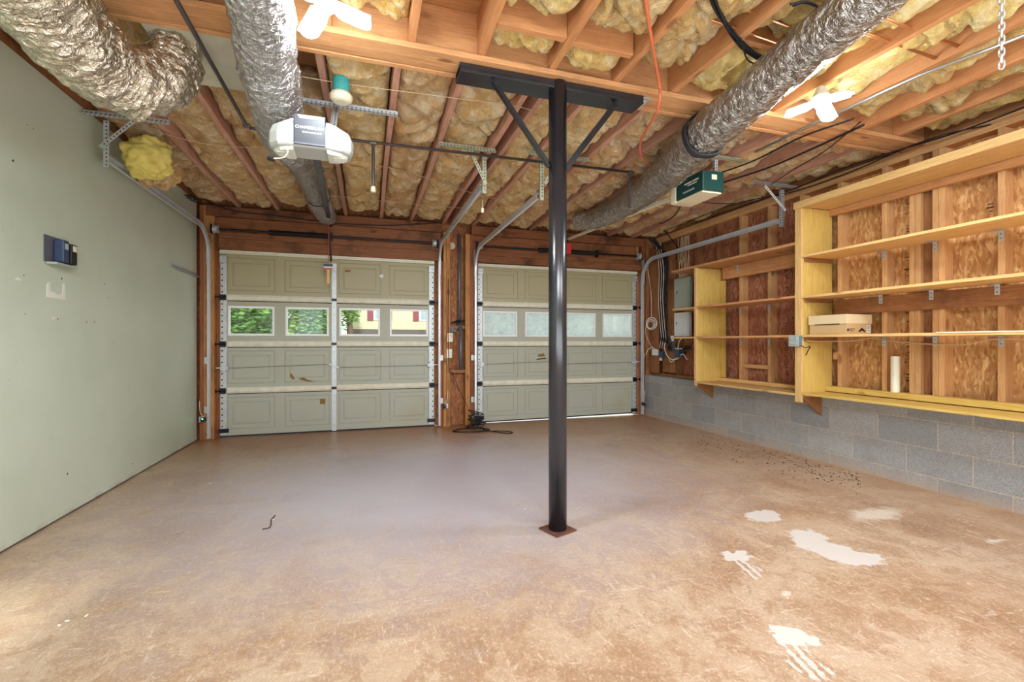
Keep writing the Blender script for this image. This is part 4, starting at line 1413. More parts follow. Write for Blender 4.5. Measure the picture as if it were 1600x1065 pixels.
# red release handle tag
rt = thing('release_handle', (2.55, 5.7, 2.3), 'red emergency release handle hanging beside the black column', 'handle')
pr_ = aY(889, 388, 5.72)
obj('grip', MB().box(pr_.x - 0.032, pr_.x + 0.032, pr_.y - 0.01, pr_.y + 0.01, pr_.z - 0.075, pr_.z + 0.075), 'redplastic', rt, bevel=0.008)
obj('cord', MB().cyl((pr_.x, pr_.y, pr_.z + 0.075), (pr_.x + 0.01, pr_.y, 2.50), 0.003, 6), 'redplastic', rt)
rt = thing('release_handle', (-0.45, 5.7, 2.0), 'small red white and blue pull tag on a red cord before the clear-windowed door', 'handle')
pr_ = aY(513, 416, 5.72)
g_ = obj('tag_card', MB().box(pr_.x - 0.05, pr_.x + 0.05, pr_.y - 0.003, pr_.y + 0.003, pr_.z - 0.03, pr_.z + 0.03), 'white', rt)
obj('blue_band', MB().box(pr_.x - 0.05, pr_.x + 0.05, pr_.y - 0.005, pr_.y - 0.003, pr_.z - 0.0, pr_.z + 0.028), 'blue', rt)
obj('red_band', MB().box(pr_.x - 0.05, pr_.x + 0.05, pr_.y - 0.005, pr_.y - 0.003, pr_.z - 0.03, pr_.z - 0.018), 'redplastic', rt)
obj('cord', MB().cyl((pr_.x, pr_.y, pr_.z + 0.03), (pr_.x + 0.005, pr_.y, 2.47), 0.004, 6), 'redplastic', rt)
obj('wooden_toggle', MB().box(pr_.x - 0.015, pr_.x + 0.015, pr_.y - 0.01, pr_.y + 0.01, pr_.z - 0.20, pr_.z - 0.035), 'pineZ', rt, bevel=0.003)


# ================================================================== LED LAMPS
def led_lamp(c, label, rotz):
    root = thing('ceiling_lamp', c, label, 'lamp', 'folding LED ceiling lamps')
    c = Vector(c)
    obj('screw_base', MB().lathe(c + Vector((0, 0, 0.01)), [(0.04, 0), (0.045, 0.02), (0.03, 0.05), (0.02, 0.075)], 20), 'white', root)
    for k in range(3):
        a = rotz + k * 2 * PI / 3
        R = Matrix.Rotation(a, 3, 'Z') @ Matrix.Rotation(math.radians(14), 3, 'Y')
        p = c + R @ Vector((0.115, 0, -0.004))
        cap = [p + R @ Vector((0.035 * sx + 0.04 * math.cos(t_), 0.04 * math.sin(t_), -0.005)) for sx, a0 in ((1, -PI / 2), (-1, PI / 2)) for t_ in [a0 + PI * q_ / 8 for q_ in range(9)]]
        obj('lamp_wing', MB().prism(cap, R @ Vector((0, 0, 0.010))), 'lamp', root)
        obj('wing_back', MB().obox(p + R @ Vector((0, 0, 0.011)), (0.144, 0.079, 0.010), R), 'white', root)
    obj('lamp_core', MB().lathe(c + Vector((0, 0, -0.02)), [(0.03, 0), (0.042, 0.008), (0.042, 0.026)], 20), 'lamp', root)
    return root


led_lamp((2.54, 2.02, 2.50), 'bright folding LED lamp under the joists beside the long silver duct', 0.4)
led_lamp((-0.17, 2.06, 2.50), 'bright folding LED lamp under the joists beside the grey sagging duct', 0.0)

# ================================================================== PIPES
gp = thing('black_iron_pipe', (0.5, 3.46, 2.53), 'thin dark pipe crossing under the joists with two short drops', 'pipe')
obj('pipe_run', MB().tube([(-0.765, 0.3, 2.52), (-0.765, 3.40, 2.52), (-0.755, 3.44, 2.52), (-0.72, 3.46, 2.525), (2.20, 3.47, 2.56)], 0.011, 10), 'blackpipe', gp, smooth=True)
obj('pipe_drop', MB().tube([(0.038, 3.462, 2.53), (0.038, 3.462, 2.21)], 0.011, 10), 'blackpipe', gp)
obj('pipe_drop', MB().tube([(2.16, 3.468, 2.555), (2.16, 3.468, 2.25)], 0.011, 10), 'blackpipe', gp)
obj('white_nozzle', MB().lathe((0.038, 3.462, 2.175), [(0.016, 0), (0.018, 0.01), (0.016, 0.035), (0.012, 0.04)], 12), 'ivory', gp)['label'] = 'cream end fitting'
for x, z in ((0.038, 2.53), (2.16, 2.555), (-0.765, 2.52)):
    yy = 3.465 if x > -0.5 else 3.42
    obj('elbow_fitting', MB().cyl((x - 0.02, yy, z), (x + 0.02, yy, z), 0.016, 10), 'blackpipe', gp)
sp = MB().tube([aZ(1640, 40, 2.574), aZ(1520, 86, 2.574), aZ(1440, 116, 2.574), aZ(1370, 148, 2.574), aZ(1290, 185, 2.574), aZ(1180, 237, 2.574)], 0.009, 10)
tag(obj('metal_conduit', sp, 'silverpipe', smooth=True), 'slim silver conduit running below the joists behind the hanging chain', 'pipe')
for i, (p, q, lab) in enumerate((((1.42, 1.74, 2.69), (2.18, 1.80, 2.69), 'upper thin copper pipe through the joists by the black cable bundle'), ((1.44, 1.84, 2.675), (2.18, 1.90, 2.675), 'lower thin copper pipe through the joists by the black cable bundle'),
                                 ((2.22, 1.56, 2.655), (2.98, 1.60, 2.655), 'upper thin copper pipe through the joists beyond the silver duct'), ((2.22, 1.66, 2.65), (2.98, 1.70, 2.65), 'lower thin copper pipe through the joists beyond the silver duct'))):
    tag(obj('copper_pipe', MB().tube([p, q], 0.008, 10), 'copper', smooth=True), lab, 'pipe', 'copper pipes')
# black drain pipe and boxes in the bay between the doors
dp = thing('drain_pipe', (1.145, 5.86, 0.73), 'dark grey vertical pipe between the two garage doors', 'pipe')
obj('pipe_run', MB().cyl((1.15, 5.955, 1.31), (1.15, 5.955, 2.50), 0.021, 14), 'greypipe', dp, smooth=True)
obj('pipe_run', MB().cyl((1.15, 5.86, 0.735), (1.15, 5.86, 1.26), 0.023, 14), 'greypipe', dp, smooth=True)
obj('coupling', MB().tube([(1.15, 5.955, 1.33), (1.15, 5.90, 1.29), (1.15, 5.865, 1.24)], 0.026, 14), 'greypipe', dp)
dpx = thing('round_outlet_cover', (1.04, 5.98, 2.30), 'round pale cover plate high between the two garage doors', 'cover plate')
q = aY(706, 384, 5.98)
obj('plate', MB().lathe((q.x, 5.992, q.z), [(0.045, 0), (0.045, 0.014), (0.035, 0.02)], 24, (0, -1, 0)), 'ivory', dpx)
obj('ribs', MB().box(q.x - 0.02, q.x - 0.014, 5.966, 5.973, q.z - 0.025, q.z + 0.025).box(q.x + 0.004, q.x + 0.01, 5.966, 5.973, q.z - 0.025, q.z + 0.025), 'galv', dpx)
jb = thing('junction_box', (1.09, 5.97, 1.18), 'grey junction box with a silver knob in the stud bay between doors', 'junction box')
q = aY(707, 513, 5.96)
obj('box_body', MB().box(q.x - 0.06, q.x + 0.05, 5.93, 5.998, q.z - 0.05, q.z + 0.05), 'greyplate', jb, bevel=0.004)
obj('knob', MB().lathe((q.x, 5.93, q.z), [(0.02, 0), (0.02, 0.008), (0.012, 0.014)], 16, (0, -1, 0)), 'galv', jb)
for px_, py_, nm, lab in ((703, 527, 'wall_switch', 'small ivory switch plate between the garage doors with handwriting, upper of two'), (702, 552, 'wall_outlet', 'small ivory outlet plate between the garage doors, lower of two')):
    q = aY(px_, py_, YB - 0.03)
    r_ = thing(nm, (q.x, q.y, q.z), lab, 'switch' if 'switch' in nm else 'outlet')
    obj('cover_plate', MB().box(q.x - 0.036, q.x + 0.036, YB - 0.038, YB - 0.031, q.z - 0.058, q.z + 0.058), 'ivory', r_, bevel=0.003)
    if nm == 'wall_switch':
        obj('handwriting', MB().bar((q.x + 0.012, YB - 0.0385, q.z + 0.045), (q.x + 0.016, YB - 0.0385, q.z + 0.012), 0.004, 0.001, (0, 1, 0)).bar((q.x + 0.004, YB - 0.0385, q.z + 0.04), (q.x + 0.02, YB - 0.0385, q.z - 0.01), 0.003, 0.001, (0, 1, 0)), 'ink', r_)
        obj('rocker', MB().box(q.x - 0.02, q.x - 0.008, YB - 0.043, YB - 0.038, q.z - 0.02, q.z + 0.012), 'white', r_)
    else:
        for dz in (-0.022, 0.022):
            obj('socket', MB().lathe((q.x, YB - 0.038, q.z + dz), [(0.014, 0), (0.014, 0.003)], 14, (0, -1, 0)), 'white', r_)
# wires in the bay
mb = MB()
for k in range(7):
    p0 = Vector((1.05 + 0.02 * k, 5.94, 1.33 + 0.004 * k))
    mb.tube(crom([p0 + Vector((-0.03, 0, 0.0)), p0 + Vector((0.05, -0.03, 0.03 + 0.01 * math.sin(k))), p0 + Vector((0.09, -0.02, 0.015)), p0 + Vector((0.04, -0.04, 0.0))], 8), 0.0035, 6)
tag(obj('wire_tangle', mb, 'black'), 'small tangle of black wires lying on the block between doors', 'wires')
mb = MB().tube(crom([(0.99, 5.85, 1.9), (0.985, 5.855, 1.3), (1.0, 5.855, 0.75), (1.04, 5.83, 0.68), (1.14, 5.78, 0.42), (1.25, 5.70, 0.20), (1.30, 5.68, 0.13)], 10), 0.0035, 6)
tag(obj('thin_cable', mb, 'black'), 'thin black cable slanting down to the cord pile between doors', 'cable')

# cord pile on the floor
mb = MB()
rng = random.Random(5)
cc = Vector((1.30, 5.62, 0))
for k in range(9):
    pts = []
    rx, ry = rng.uniform(0.05, 0.13), rng.uniform(0.04, 0.09)
    tl_ = rng.uniform(-0.5, 0.5)
    for j in range(25):
        a = j / 24 * 2 * PI * 0.97 + k
        pts.append(cc + Vector((rx * math.cos(a) * (1 + 0.08 * math.sin(3 * a)), ry * math.sin(a), 0.03 + k * 0.022 + 0.03 * math.sin(a + tl_ * 4) * (0.4 + k * 0.1))))
    mb.tube(pts, 0.005, 6)
pts = [cc + Vector((0.02, 0, 0.05))]
for a in range(0, 60):
    t_ = a / 59
    pts.append(Vector((1.22 + 0.24 * math.cos(t_ * 4 * PI + 2) * (1 - 0.2 * t_), 5.52 + 0.12 * math.sin(t_ * 4 * PI + 2), 0.006 + 0.004 * (t_ > 0.5))))
mb.tube(pts, 0.0055, 6)
mb.tube(crom([(1.36, 5.55, 0.006), (1.46, 5.34, 0.006), (1.58, 5.20, 0.006), (1.66, 5.24, 0.006), (1.60, 5.33, 0.006), (1.40, 5.36, 0.012), (1.2, 5.38, 0.006)], 10), 0.0055, 6)
tag(obj('cord_pile', mb, 'black', smooth=True), 'heap of looped black extension cord on the floor between the doors', 'cord')
pl = thing('plug_adapter', (1.36, 5.72, 0.0), 'dark plug and adapter standing in the cord heap by the door track', 'plug')
obj('adapter_body', MB().box(1.30, 1.38, 5.70, 5.75, 0.03, 0.14), 'black', pl, bevel=0.006)
obj('cord_end', MB().tube([(1.34, 5.72, 0.0), (1.34, 5.72, 0.04)], 0.01, 8), 'black', pl)
obj('white_plug', MB().box(1.27, 1.30, 5.70, 5.73, 0.10, 0.15), 'white', pl, bevel=0.004)


# photo eyes
def photo_eye(x, z, label, led, s):
    r_ = thing('photo_eye', (x, 5.83, z), label, 'sensor', 'door safety sensors')
    obj('sensor_body', MB().box(x - 0.018, x + 0.018, 5.79, 5.85, z - 0.02, z + 0.025), 'black', r_, bevel=0.003)
    obj('sensor_bracket', MB().box(x - 0.03 * s - 0.02, x - 0.03 * s + 0.02, 5.85, 5.856, z - 0.03, z + 0.03), 'galv', r_)
    obj('indicator', MB().cyl((x, 5.788, z + 0.012), (x, 5.79, z + 0.012), 0.006, 10), led, r_)
    obj('sensor_wire', MB().tube(crom([(x, 5.85, z + 0.02), (x - 0.04 * s, 5.86, z + 0.08), (x - 0.05 * s, 5.865, z + 0.2)], 8), 0.003, 6), 'cablewhite', r_)


photo_eye(-1.725, 0.235, 'small black door sensor with a lit green dot by the green wall', 'greenled', 1)
photo_eye(0.935, 0.27, 'small black door sensor low on the post between the doors', 'galv', -1)
photo_eye(3.86, 0.18, 'small black door sensor low beside the concrete block wall', 'galv', -1)

# ================================================================== STUDS ON THE RIGHT WALL
SY = [(5.62, 5.66), (5.30, 5.34), (4.90, 4.94), (4.545, 4.583), (4.18, 4.218), (3.79, 3.828), (3.41, 3.448), (3.03, 3.068), (2.655, 2.693), (2.455, 2.493), (2.415, 2.453), (2.30, 2.338), (2.26, 2.298), (1.925, 1.963), (1.54, 1.578)]
for i, (a, b) in enumerate(SY):
    red = i < 4
    o = obj('wall_stud', MB().box(XS, XO - 0.001, a, b, 0.641, 2.529), 'redwoodZ' if red else 'studZ', bevel=0.002)
    tag(o, 'timber wall stud on the shelf wall, %s counted from the garage door corner' % ORD[i], 'stud', 'studs of the shelf wall')
tag(obj('nailer_block', MB().box(XS + 0.01, XO - 0.002, 3.83, 4.178, 0.80, 0.84), 'studY'), 'short horizontal block low between studs in the smaller shelf unit', 'block')
tag(obj('nailer_block', MB().box(XS + 0.01, XO - 0.002, 3.07, 3.118, 0.93, 1.0), 'studY'), 'short wooden block between stud and tall shelf side, below the cardboard box', 'block')
tag(obj('backing_board', MB().box(XS + 0.035, XO - 0.002, 2.339, 2.412, 0.641, 2.529), 'redwoodZ'), 'dark filler board between the doubled studs behind the tall shelves', 'board')
# sole plate lumber behind the bottom shelves and inked stamps on the sheathing
st_ = MB()
rng = random.Random(3)
for (y, z, hgt) in ((3.68, 1.55, 0.5), (3.68, 0.75, 0.55), (3.60, 1.16, 0.2), (2.56, 1.9, 0.35), (2.56, 1.62, 0.18), (2.56, 0.75, 0.4), (2.05, 2.0, 0.08), (1.82, 1.55, 0.5), (1.82, 0.8, 0.3), (5.1, 2.0, 0.3), (2.56, 1.25, 0.15)):
    n_ = int(hgt / 0.025)
    for k in range(n_):
        if rng.random() < 0.7:
            w_ = rng.uniform(0.015, 0.05)
            yy = y + rng.uniform(-0.01, 0.01)
            st_.box(XO - 0.0008, XO - 0.0002, yy - w_ / 2, yy + w_ / 2, z + k * 0.025, z + k * 0.025 + rng.uniform(0.004, 0.012))
o_ = obj('ink_stamps', st_, 'inkbrown', bpy.data.objects['wall_right'])


# ================================================================== SHELVING
def shelf_bracket(parent, y, z, zl=0.075, x=XS):
    mb = MB().box(x - 0.004, x - 0.001, y - 0.014, y + 0.014, z - zl, z - 0.002)
    mb.box(x - 0.09, x - 0.001, y - 0.014, y + 0.014, z - 0.005, z - 0.002)
    mb.mat(1)
    mb.cyl((x - 0.0048, y, z - zl * 0.75), (x - 0.0038, y, z - zl * 0.75), 0.004, 8).cyl((x - 0.0048, y, z - zl * 0.35), (x - 0.0038, y, z - zl * 0.35), 0.004, 8)
    return obj('corner_bracket', mb, ['galvwhite', 'darkhole'], parent)


XF = 3.69
su = thing('shelving_unit', (3.88, 2.2, 0.5), 'tall wall-hung wooden shelving with a deep top and cardboard box on a shelf', 'shelf', 'wooden wall shelving')
Y1 = 3.118
YE = 0.6
obj('side_panel', MB().box(XF + 0.02, XS - 0.001, Y1, Y1 + 0.02, 0.60, 2.29), 'plyZ', su, bevel=0.001)
obj('face_strip', MB().box(XF, XF + 0.02, Y1 + 0.0, Y1 + 0.065, 0.55, 2.34), 'pineZ', su, bevel=0.002)
obj('side_panel', MB().box(XF + 0.02, XS - 0.001, Y1 + 0.021, Y1 + 0.04, 0.60, 2.29), 'plyZ', su)
obj('support_gusset', MB().prism([(XF + 0.02, Y1 + 0.002, 0.60), (XS - 0.11, Y1 + 0.002, 0.60), (XR - 0.002, Y1 + 0.002, 0.60), (XR - 0.002, Y1 + 0.002, 0.42), (XF + 0.02, Y1 + 0.002, 0.585)], (0, 0.02, 0)), 'redwoodZ', su)
sh_ = obj('shelf', MB().box(XF + 0.0, XS - 0.004, YE, Y1 - 0.001, 2.294, 2.315), 'pineY', su, bevel=0.002)
obj('top_fascia', MB().box(XF - 0.019, XF - 0.0005, YE, Y1 + 0.065, 2.285, 2.345), 'pineY', su, bevel=0.002)
for z in (1.852, 1.490, 1.143, 0.628):
    m = 'pineY' if z > 0.7 else 'plyY'
    sh_ = obj('shelf', MB().box(XF, XS - 0.004, YE, Y1 - 0.001, z - 0.010, z + 0.010), m, su, bevel=0.001)
    if z > 0.7:
        obj('shelf_cleat', MB().box(XF + 0.03, XS - 0.01, Y1 - 0.020, Y1 - 0.0015, z - 0.045, z - 0.011), 'redwoodX', su)
        for y in (2.674, 2.32, 1.944, 1.56):
            shelf_bracket(su, y, z - 0.010, 0.075, XS if z != 1.490 else XS - 0.0395)
obj('back_rail', MB().box(XS - 0.038, XS - 0.001, YE, Y1 - 0.05, 1.335, 1.465), 'redwoodY', su, bevel=0.002)
obj('back_rail', MB().box(XS - 0.038, XS - 0.001, YE, Y1 - 0.001, 2.235, 2.292), 'beamY', su, bevel=0.002)
obj('back_curb', MB().box(XS - 0.085, XS - 0.001, YE, Y1 - 0.001, 0.645, 0.690), 'plyY', su, bevel=0.002)
obj('edge_strip', MB().box(XF - 0.006, XF - 0.0005, YE, 2.1, 1.150, 1.158), 'stripX' if False else 'ivory', su)

s2 = thing('shelving_unit', (3.88, 3.85, 0.5), 'smaller lower wooden wall shelving beyond the tall unit, three bays and empty', 'shelf', 'wooden wall shelving')
Y2 = 4.49
YA = Y1 + 0.067
obj('side_panel', MB().box(XF + 0.02, XS - 0.001, Y2, Y2 + 0.02, 0.60, 1.96), 'plyZ', s2)
obj('face_strip', MB().box(XF, XF + 0.02, Y2 - 0.002, Y2 + 0.035, 0.575, 1.965), 'pineZ', s2, bevel=0.002)
obj('support_gusset', MB().prism([(XF + 0.02, Y2 + 0.002, 0.60), (XR - 0.002, Y2 + 0.002, 0.60), (XR - 0.002, Y2 + 0.002, 0.42), (XF + 0.02, Y2 + 0.002, 0.585)], (0, 0.02, 0)), 'redwoodZ', s2)
obj('shelf', MB().prism([(XF, YA, 1.968), (XS - 0.004, YA, 1.968), (XS - 0.004, 5.0, 1.968), (XF + 0.12, 5.0, 1.968), (XF, 4.95, 1.968)], (0, 0, 0.026)), 'beamY', s2, bevel=0.002)
for z in (1.500, 1.143):
    obj('shelf', MB().box(XF, XS - 0.004, YA, Y2 - 0.003, z - 0.010, z + 0.010), 'beamY', s2, bevel=0.001)
    obj('end_shelf', MB().box(XF + 0.03, XS - 0.004, Y2 + 0.036, 4.97, z - 0.010, z + 0.010), 'pineY', s2, bevel=0.001)
    for y in (4.199, 3.809):
        shelf_bracket(s2, y, z - 0.010, 0.08)
obj('shelf', MB().box(XF, XS - 0.08, YA, Y2 - 0.003, 0.605, 0.625), 'pineY', s2)
obj('back_curb', MB().box(XS - 0.075, XS - 0.001, YA, Y2 - 0.003, 0.628, 0.665), 'pineY', s2)
obj('back_rail', MB().box(XS - 0.038, XS - 0.001, YA, Y2 - 0.05, 1.83, 1.966), 'beamY', s2, bevel=0.002)
for y in (4.199, 3.45):
    shelf_bracket(s2, y, 1.966, 0.09, XS - 0.0395)
obj('back_post', MB().box(XS - 0.03, XS - 0.001, Y2 - 0.07, Y2 - 0.004, 0.67, 1.82), 'plyZ', s2)

# cardboard box
bx = thing('cardboard_box', (3.85, 2.95, 1.154), 'flat lidded cardboard box with a black arrow mark on the middle shelf', 'box')
zb = 1.1535
bh = 0.165
bx0, bx1, by0, by1 = 3.735, 4.015, 2.745, 3.075
# corners rotated a little
obj('box_body', MB().box(bx0, bx1, by0, by1, zb, zb + bh - 0.002), 'cardboard', bx, bevel=0.002)
obj('lid', MB().box(bx0 - 0.006, bx1 + 0.004, by0 - 0.004, by1 + 0.006, zb + bh * 0.52, zb + bh), 'cardlight', bx, bevel=0.002)
mk = MB()
mk.box(bx0 - 0.0075, bx0 - 0.0062, 2.80, 3.02, zb + bh * 0.50, zb + bh * 0.54)
obj('slot_shadow', mk, 'ink', bx)
yf = by0 - 0.0012
ar = MB().prism([(3.865, yf, zb + 0.025), (3.905, yf, zb + 0.055), (3.945, yf, zb + 0.025), (3.935, yf, zb + 0.018), (3.905, yf, zb + 0.032), (3.875, yf, zb + 0.018)], (0, -0.001, 0))
obj('arrow_mark', ar, 'ink', bx)
mk = MB()
for q in range(3):
    mk.box(3.765, 3.765 + 0.06 - q * 0.012, yf - 0.001, yf, zb + 0.044 - q * 0.010, zb + 0.048 - q * 0.010)
mk.lathe((3.748, yf, zb + 0.036), [(0.012, 0), (0.012, 0.001)], 14, (0, -1, 0))
obj('print_lines', mk, 'inkbrown', bx)
obj('shipping_label', MB().box(3.958, 4.004, yf - 0.001, yf, zb + 0.012, zb + 0.078), 'white', bx)
obj('label_print', MB().box(3.964, 3.998, yf - 0.002, yf - 0.001, zb + 0.03, zb + 0.034).box(3.964, 3.99, yf - 0.002, yf - 0.001, zb + 0.05, zb + 0.056).box(3.966, 3.996, yf - 0.002, yf - 0.001, zb + 0.064, zb + 0.068), 'greyplate', bx)
# pipe offcut standing on the bottom shelf
q = aX(1399, 613, 3.97)
pv = MB().lathe((4.010, 2.56, 0.6905), [(0.030, 0), (0.030, 0.285), (0.025, 0.285), (0.025, 0.01)], 24)
tag(obj('pipe_offcut', pv, 'pvc', smooth=False), 'short cream plastic pipe standing upright at the back of the bottom shelf', 'pipe')
# outlet box on the shelf upright
ob = thing('outlet_box', (3.66, 3.15, 1.12), 'grey and blue outlet box screwed to the tall shelf upright', 'outlet')
obj('box_body', MB().box(XF - 0.045, XF - 0.002, Y1 - 0.01, Y1 + 0.075, 1.055, 1.145), 'boxblue', ob, bevel=0.004)
cp = obj('cover_plate', MB().box(XF - 0.052, XF - 0.0455, Y1 - 0.015, Y1 + 0.085, 1.05, 1.15), 'panelgrey', ob, bevel=0.002)
for dz in (1.078, 1.12):
    obj('socket', MB().box(XF - 0.056, XF - 0.052, Y1 + 0.0, Y1 + 0.07, dz - 0.012, dz + 0.014), 'galv', ob, bevel=0.002)
obj('pigtail', MB().tube(crom([(XF - 0.02, Y1 - 0.012, 1.06), (XF + 0.0, Y1 - 0.04, 1.04), (XF + 0.03, Y1 - 0.06, 1.05), (XF + 0.04, Y1 - 0.03, 1.01), (XF + 0.03, Y1 - 0.02, 0.97)], 8), 0.004, 6), 'black', ob)
mb = MB().tube(crom([(XF + 0.03, Y1 - 0.03, 1.10), (3.85, 3.04, 1.095), (4.02, 2.9, 1.10), (4.045, 2.75, 1.12), (4.04, 2.5, 1.085), (4.04, 2.15, 1.07), (4.04, 1.95, 1.11), (4.04, 1.6, 1.09)], 12), 0.005, 6)
tag(obj('electric_cable', mb, 'cabletan'), 'tan electric cable drooping under the middle shelf of the tall unit', 'cable')

# ================================================================== ELECTRICS IN THE CORNER
ep = thing('breaker_panel', (4.02, 5.16, 1.46), 'grey green breaker panel door above a white one beside the small shelves', 'electrical panel')
obj('cabinet', MB().box(4.01, XS - 0.002, 5.0, 5.32, 1.53, 1.95), 'panelgrey', ep, bevel=0.004)
dd_ = obj('panel_door', MB().box(4.003, 4.0095, 5.03, 5.29, 1.55, 1.93), 'panelgrey', ep, bevel=0.002)
obj('latch', MB().box(3.998, 4.003, 5.24, 5.255, 1.74, 1.78), 'darkplate', dd_)
ep = thing('breaker_panel', (4.02, 5.16, 1.18), 'white breaker panel below the grey green one beside the small shelves', 'electrical panel')
obj('cabinet', MB().box(4.01, XS - 0.002, 5.02, 5.32, 1.165, 1.485), 'panelwhite', ep, bevel=0.004)
dd_ = obj('panel_door', MB().box(4.003, 4.0095, 5.04, 5.30, 1.18, 1.47), 'panelwhite', ep, bevel=0.002)
obj('latch', MB().box(3.998, 4.003, 5.25, 5.262, 1.33, 1.36), 'darkplate', dd_)
tag(obj('backing_board', MB().box(XS - 0.022, XS - 0.001, 5.345, 5.60, 0.66, 2.45), 'redwoodZ'), 'wide reddish board behind the cable bundle in the far corner', 'board')
tag(obj('corner_board', MB().box(XR + 0.045, XR + 0.063, 5.645, 5.87, 0.641, 2.45), 'redwoodZ'), 'brown plywood strip beside the door track in the far corner', 'board')
rng = random.Random(11)
# black cables down the corner
mb = MB()
for k in range(10):
    y0 = 5.53 + rng.uniform(-0.05, 0.05)
    pts = [(3.86 + rng.uniform(-.02, .02), y0 + 0.1, 2.56)]
    for z in (2.3, 2.0, 1.7, 1.45, 1.25):
        pts.append((4.0 + rng.uniform(-.02, .02), y0 + rng.uniform(-.04, .04), z))
    pts.append((3.99, y0 - 0.03 + rng.uniform(-.06, .06), 1.08 + rng.uniform(-.08, .08)))
    mb.tube(crom(pts, 8), rng.uniform(0.004, 0.008), 6)
tag(obj('cable_bundle', mb, 'black'), 'thick bundle of black cables running down the far corner', 'cables')
mb = MB()
for k in range(3):
    y0 = 5.60 - k * 0.05
    mb.tube(crom([(3.95, y0 + 0.05, 2.5), (3.97, y0, 2.1), (3.965, y0 + 0.01, 1.7), (3.97, y0 - 0.02, 1.35), (3.975, y0 - 0.04, 1.15), (3.96, y0 - 0.02, 1.0)], 8), 0.004, 6)
tag(obj('cable_bundle', mb, 'cablewhite'), 'few pale cables hanging beside the black cable bundle', 'cables')
mb = MB()
for k in range(9):
    y0 = 5.26 - k * 0.028
    zt = 2.50
    mb.tube(crom([(4.045, y0 + rng.uniform(-.03, .03), zt), (4.04, y0 + rng.uniform(-.03, .03), 2.3), (4.035, y0 * 0.9 + 0.52 + rng.uniform(-.02, .02), 2.08), (4.03, y0 * 0.7 + 1.55, 1.96)], 8), 0.0055, 6)
tag(obj('cable_bundle', mb, 'cabletan'), 'tan house cables dropping into the grey green breaker panel', 'cables')
mb = MB()
for k in range(5):
    mb.tube(crom([(3.97, 5.60 - 0.03 * k, 1.13), (3.93, 5.50 - 0.05 * k, 1.12 + 0.03 * math.sin(k * 2)), (3.96, 5.38 - 0.02 * k, 1.06 - 0.02 * k), (3.99, 5.45, 0.98)], 8), 0.005, 6)
tag(obj('wire_tangle', mb, 'black'), 'black wire tangle at the corner below the white breaker panel', 'wires')
# coil of pale wire
q = aX(1018, 505, 3.875)
cd_ = Vector((0.45, -0.89, 0))
mb = MB()
for k in range(5):
    r_ = 0.088 + 0.006 * (k % 2) - 0.010 * k
    mb.tube([Vector((q.x - 0.005 * k, q.y, q.z - 0.005 * k)) + cd_ * (r_ * math.cos(a)) * 0.95 + Vector((0, 0, r_ * math.sin(a))) for a in [2 * PI * j / 32 for j in range(33)]], 0.0035, 6)
mb.tube(crom([q + Vector((-0.0, 0, 0.09)), q + Vector((0.01, 0.02, 0.35)), q + Vector((0.0, 0.05, 0.62)), q + Vector((0.0, 0.10, 0.80))], 8), 0.003, 6)
mb.tube(crom([q - cd_ * 0.08, q - cd_ * 0.09 + Vector((0, 0, -0.15)), q + cd_ * 0.02 + Vector((0, 0, -0.38))], 8), 0.003, 6)
tag(obj('wire_coil', mb, 'cablewhite'), 'coil of pale wire hanging beside the hazy-windowed door', 'wire')


# adapters and outlets in the corner
def adapter(name, px_, py_, X, w, h, d, mat, label, cat='plug'):
    q = aX(px_, py_, X)
    r_ = thing(name, (q.x, q.y, q.z), label, cat)
    obj('casing', MB().box(X - d, X, q.y - w / 2, q.y + w / 2, q.z - h / 2, q.z + h / 2), mat, r_, bevel=0.004)
    return r_, q


r_, q = adapter('power_adapter', 1026, 550, 3.985, 0.09, 0.09, 0.05, 'white', 'tilted white power adapter hanging by the door track corner')
obj('cable', MB().tube(crom([(3.96, q.y, q.z + 0.045), (3.95, q.y + 0.06, q.z + 0.07), (3.92, q.y + 0.12, q.z + 0.03), (3.905, q.y + 0.15, q.z - 0.04)], 8), 0.005, 6), 'cablewhite', r_)
r_, q = adapter('outlet_box', 1032, 556, 4.03, 0.085, 0.13, 0.03, 'ivory', 'ivory outlet plate with a blue plug in the corner', 'outlet')
obj('blue_plug', MB().box(3.97, 3.999, q.y - 0.135, q.y - 0.045, q.z - 0.02, q.z + 0.07), 'blue', r_, bevel=0.004)
r_, q = adapter('power_adapter', 1053, 540, 4.02, 0.07, 0.12, 0.04, 'greyplate', 'grey power adapter under the white breaker panel')
obj('prong_housing', MB().box(3.985, 4.015, q.y - 0.01, q.y + 0.03, q.z + 0.061, q.z + 0.14), 'white', r_, bevel=0.004)
r_, q = adapter('outlet_box', 1062, 551, 4.03, 0.12, 0.13, 0.03, 'ivory', 'pale outlet with a dark blue transformer under the white panel', 'outlet')
obj('transformer', MB().box(3.94, 3.999, q.y - 0.10, q.y - 0.01, q.z - 0.06, q.z + 0.05), 'blue', r_, bevel=0.005)
obj('cable', MB().tube(crom([(3.96, q.y - 0.05, q.z + 0.05), (3.95, q.y - 0.10, q.z + 0.16), (4.0, q.y - 0.14, q.z + 0.22)], 8), 0.005, 6), 'cablewhite', r_)
mb = MB()
for k in range(8):
    mb.blob((3.99 + rng.uniform(-.02, .02), 5.03 + rng.uniform(-.05, .05), 1.0 + rng.uniform(-.06, .06)), 0.02, k, 0.2, 8, 6)
tag(obj('plug_cluster', mb, 'black', smooth=True), 'cluster of black plugs against the small shelf side', 'plug')
mb = MB().tube(crom([(3.98, 5.45, 1.15), (3.93, 5.42, 1.0), (3.93, 5.32, 0.87), (3.97, 5.20, 0.86), (3.96, 5.08, 0.93), (3.97, 5.0, 0.86)], 10), 0.006, 6)
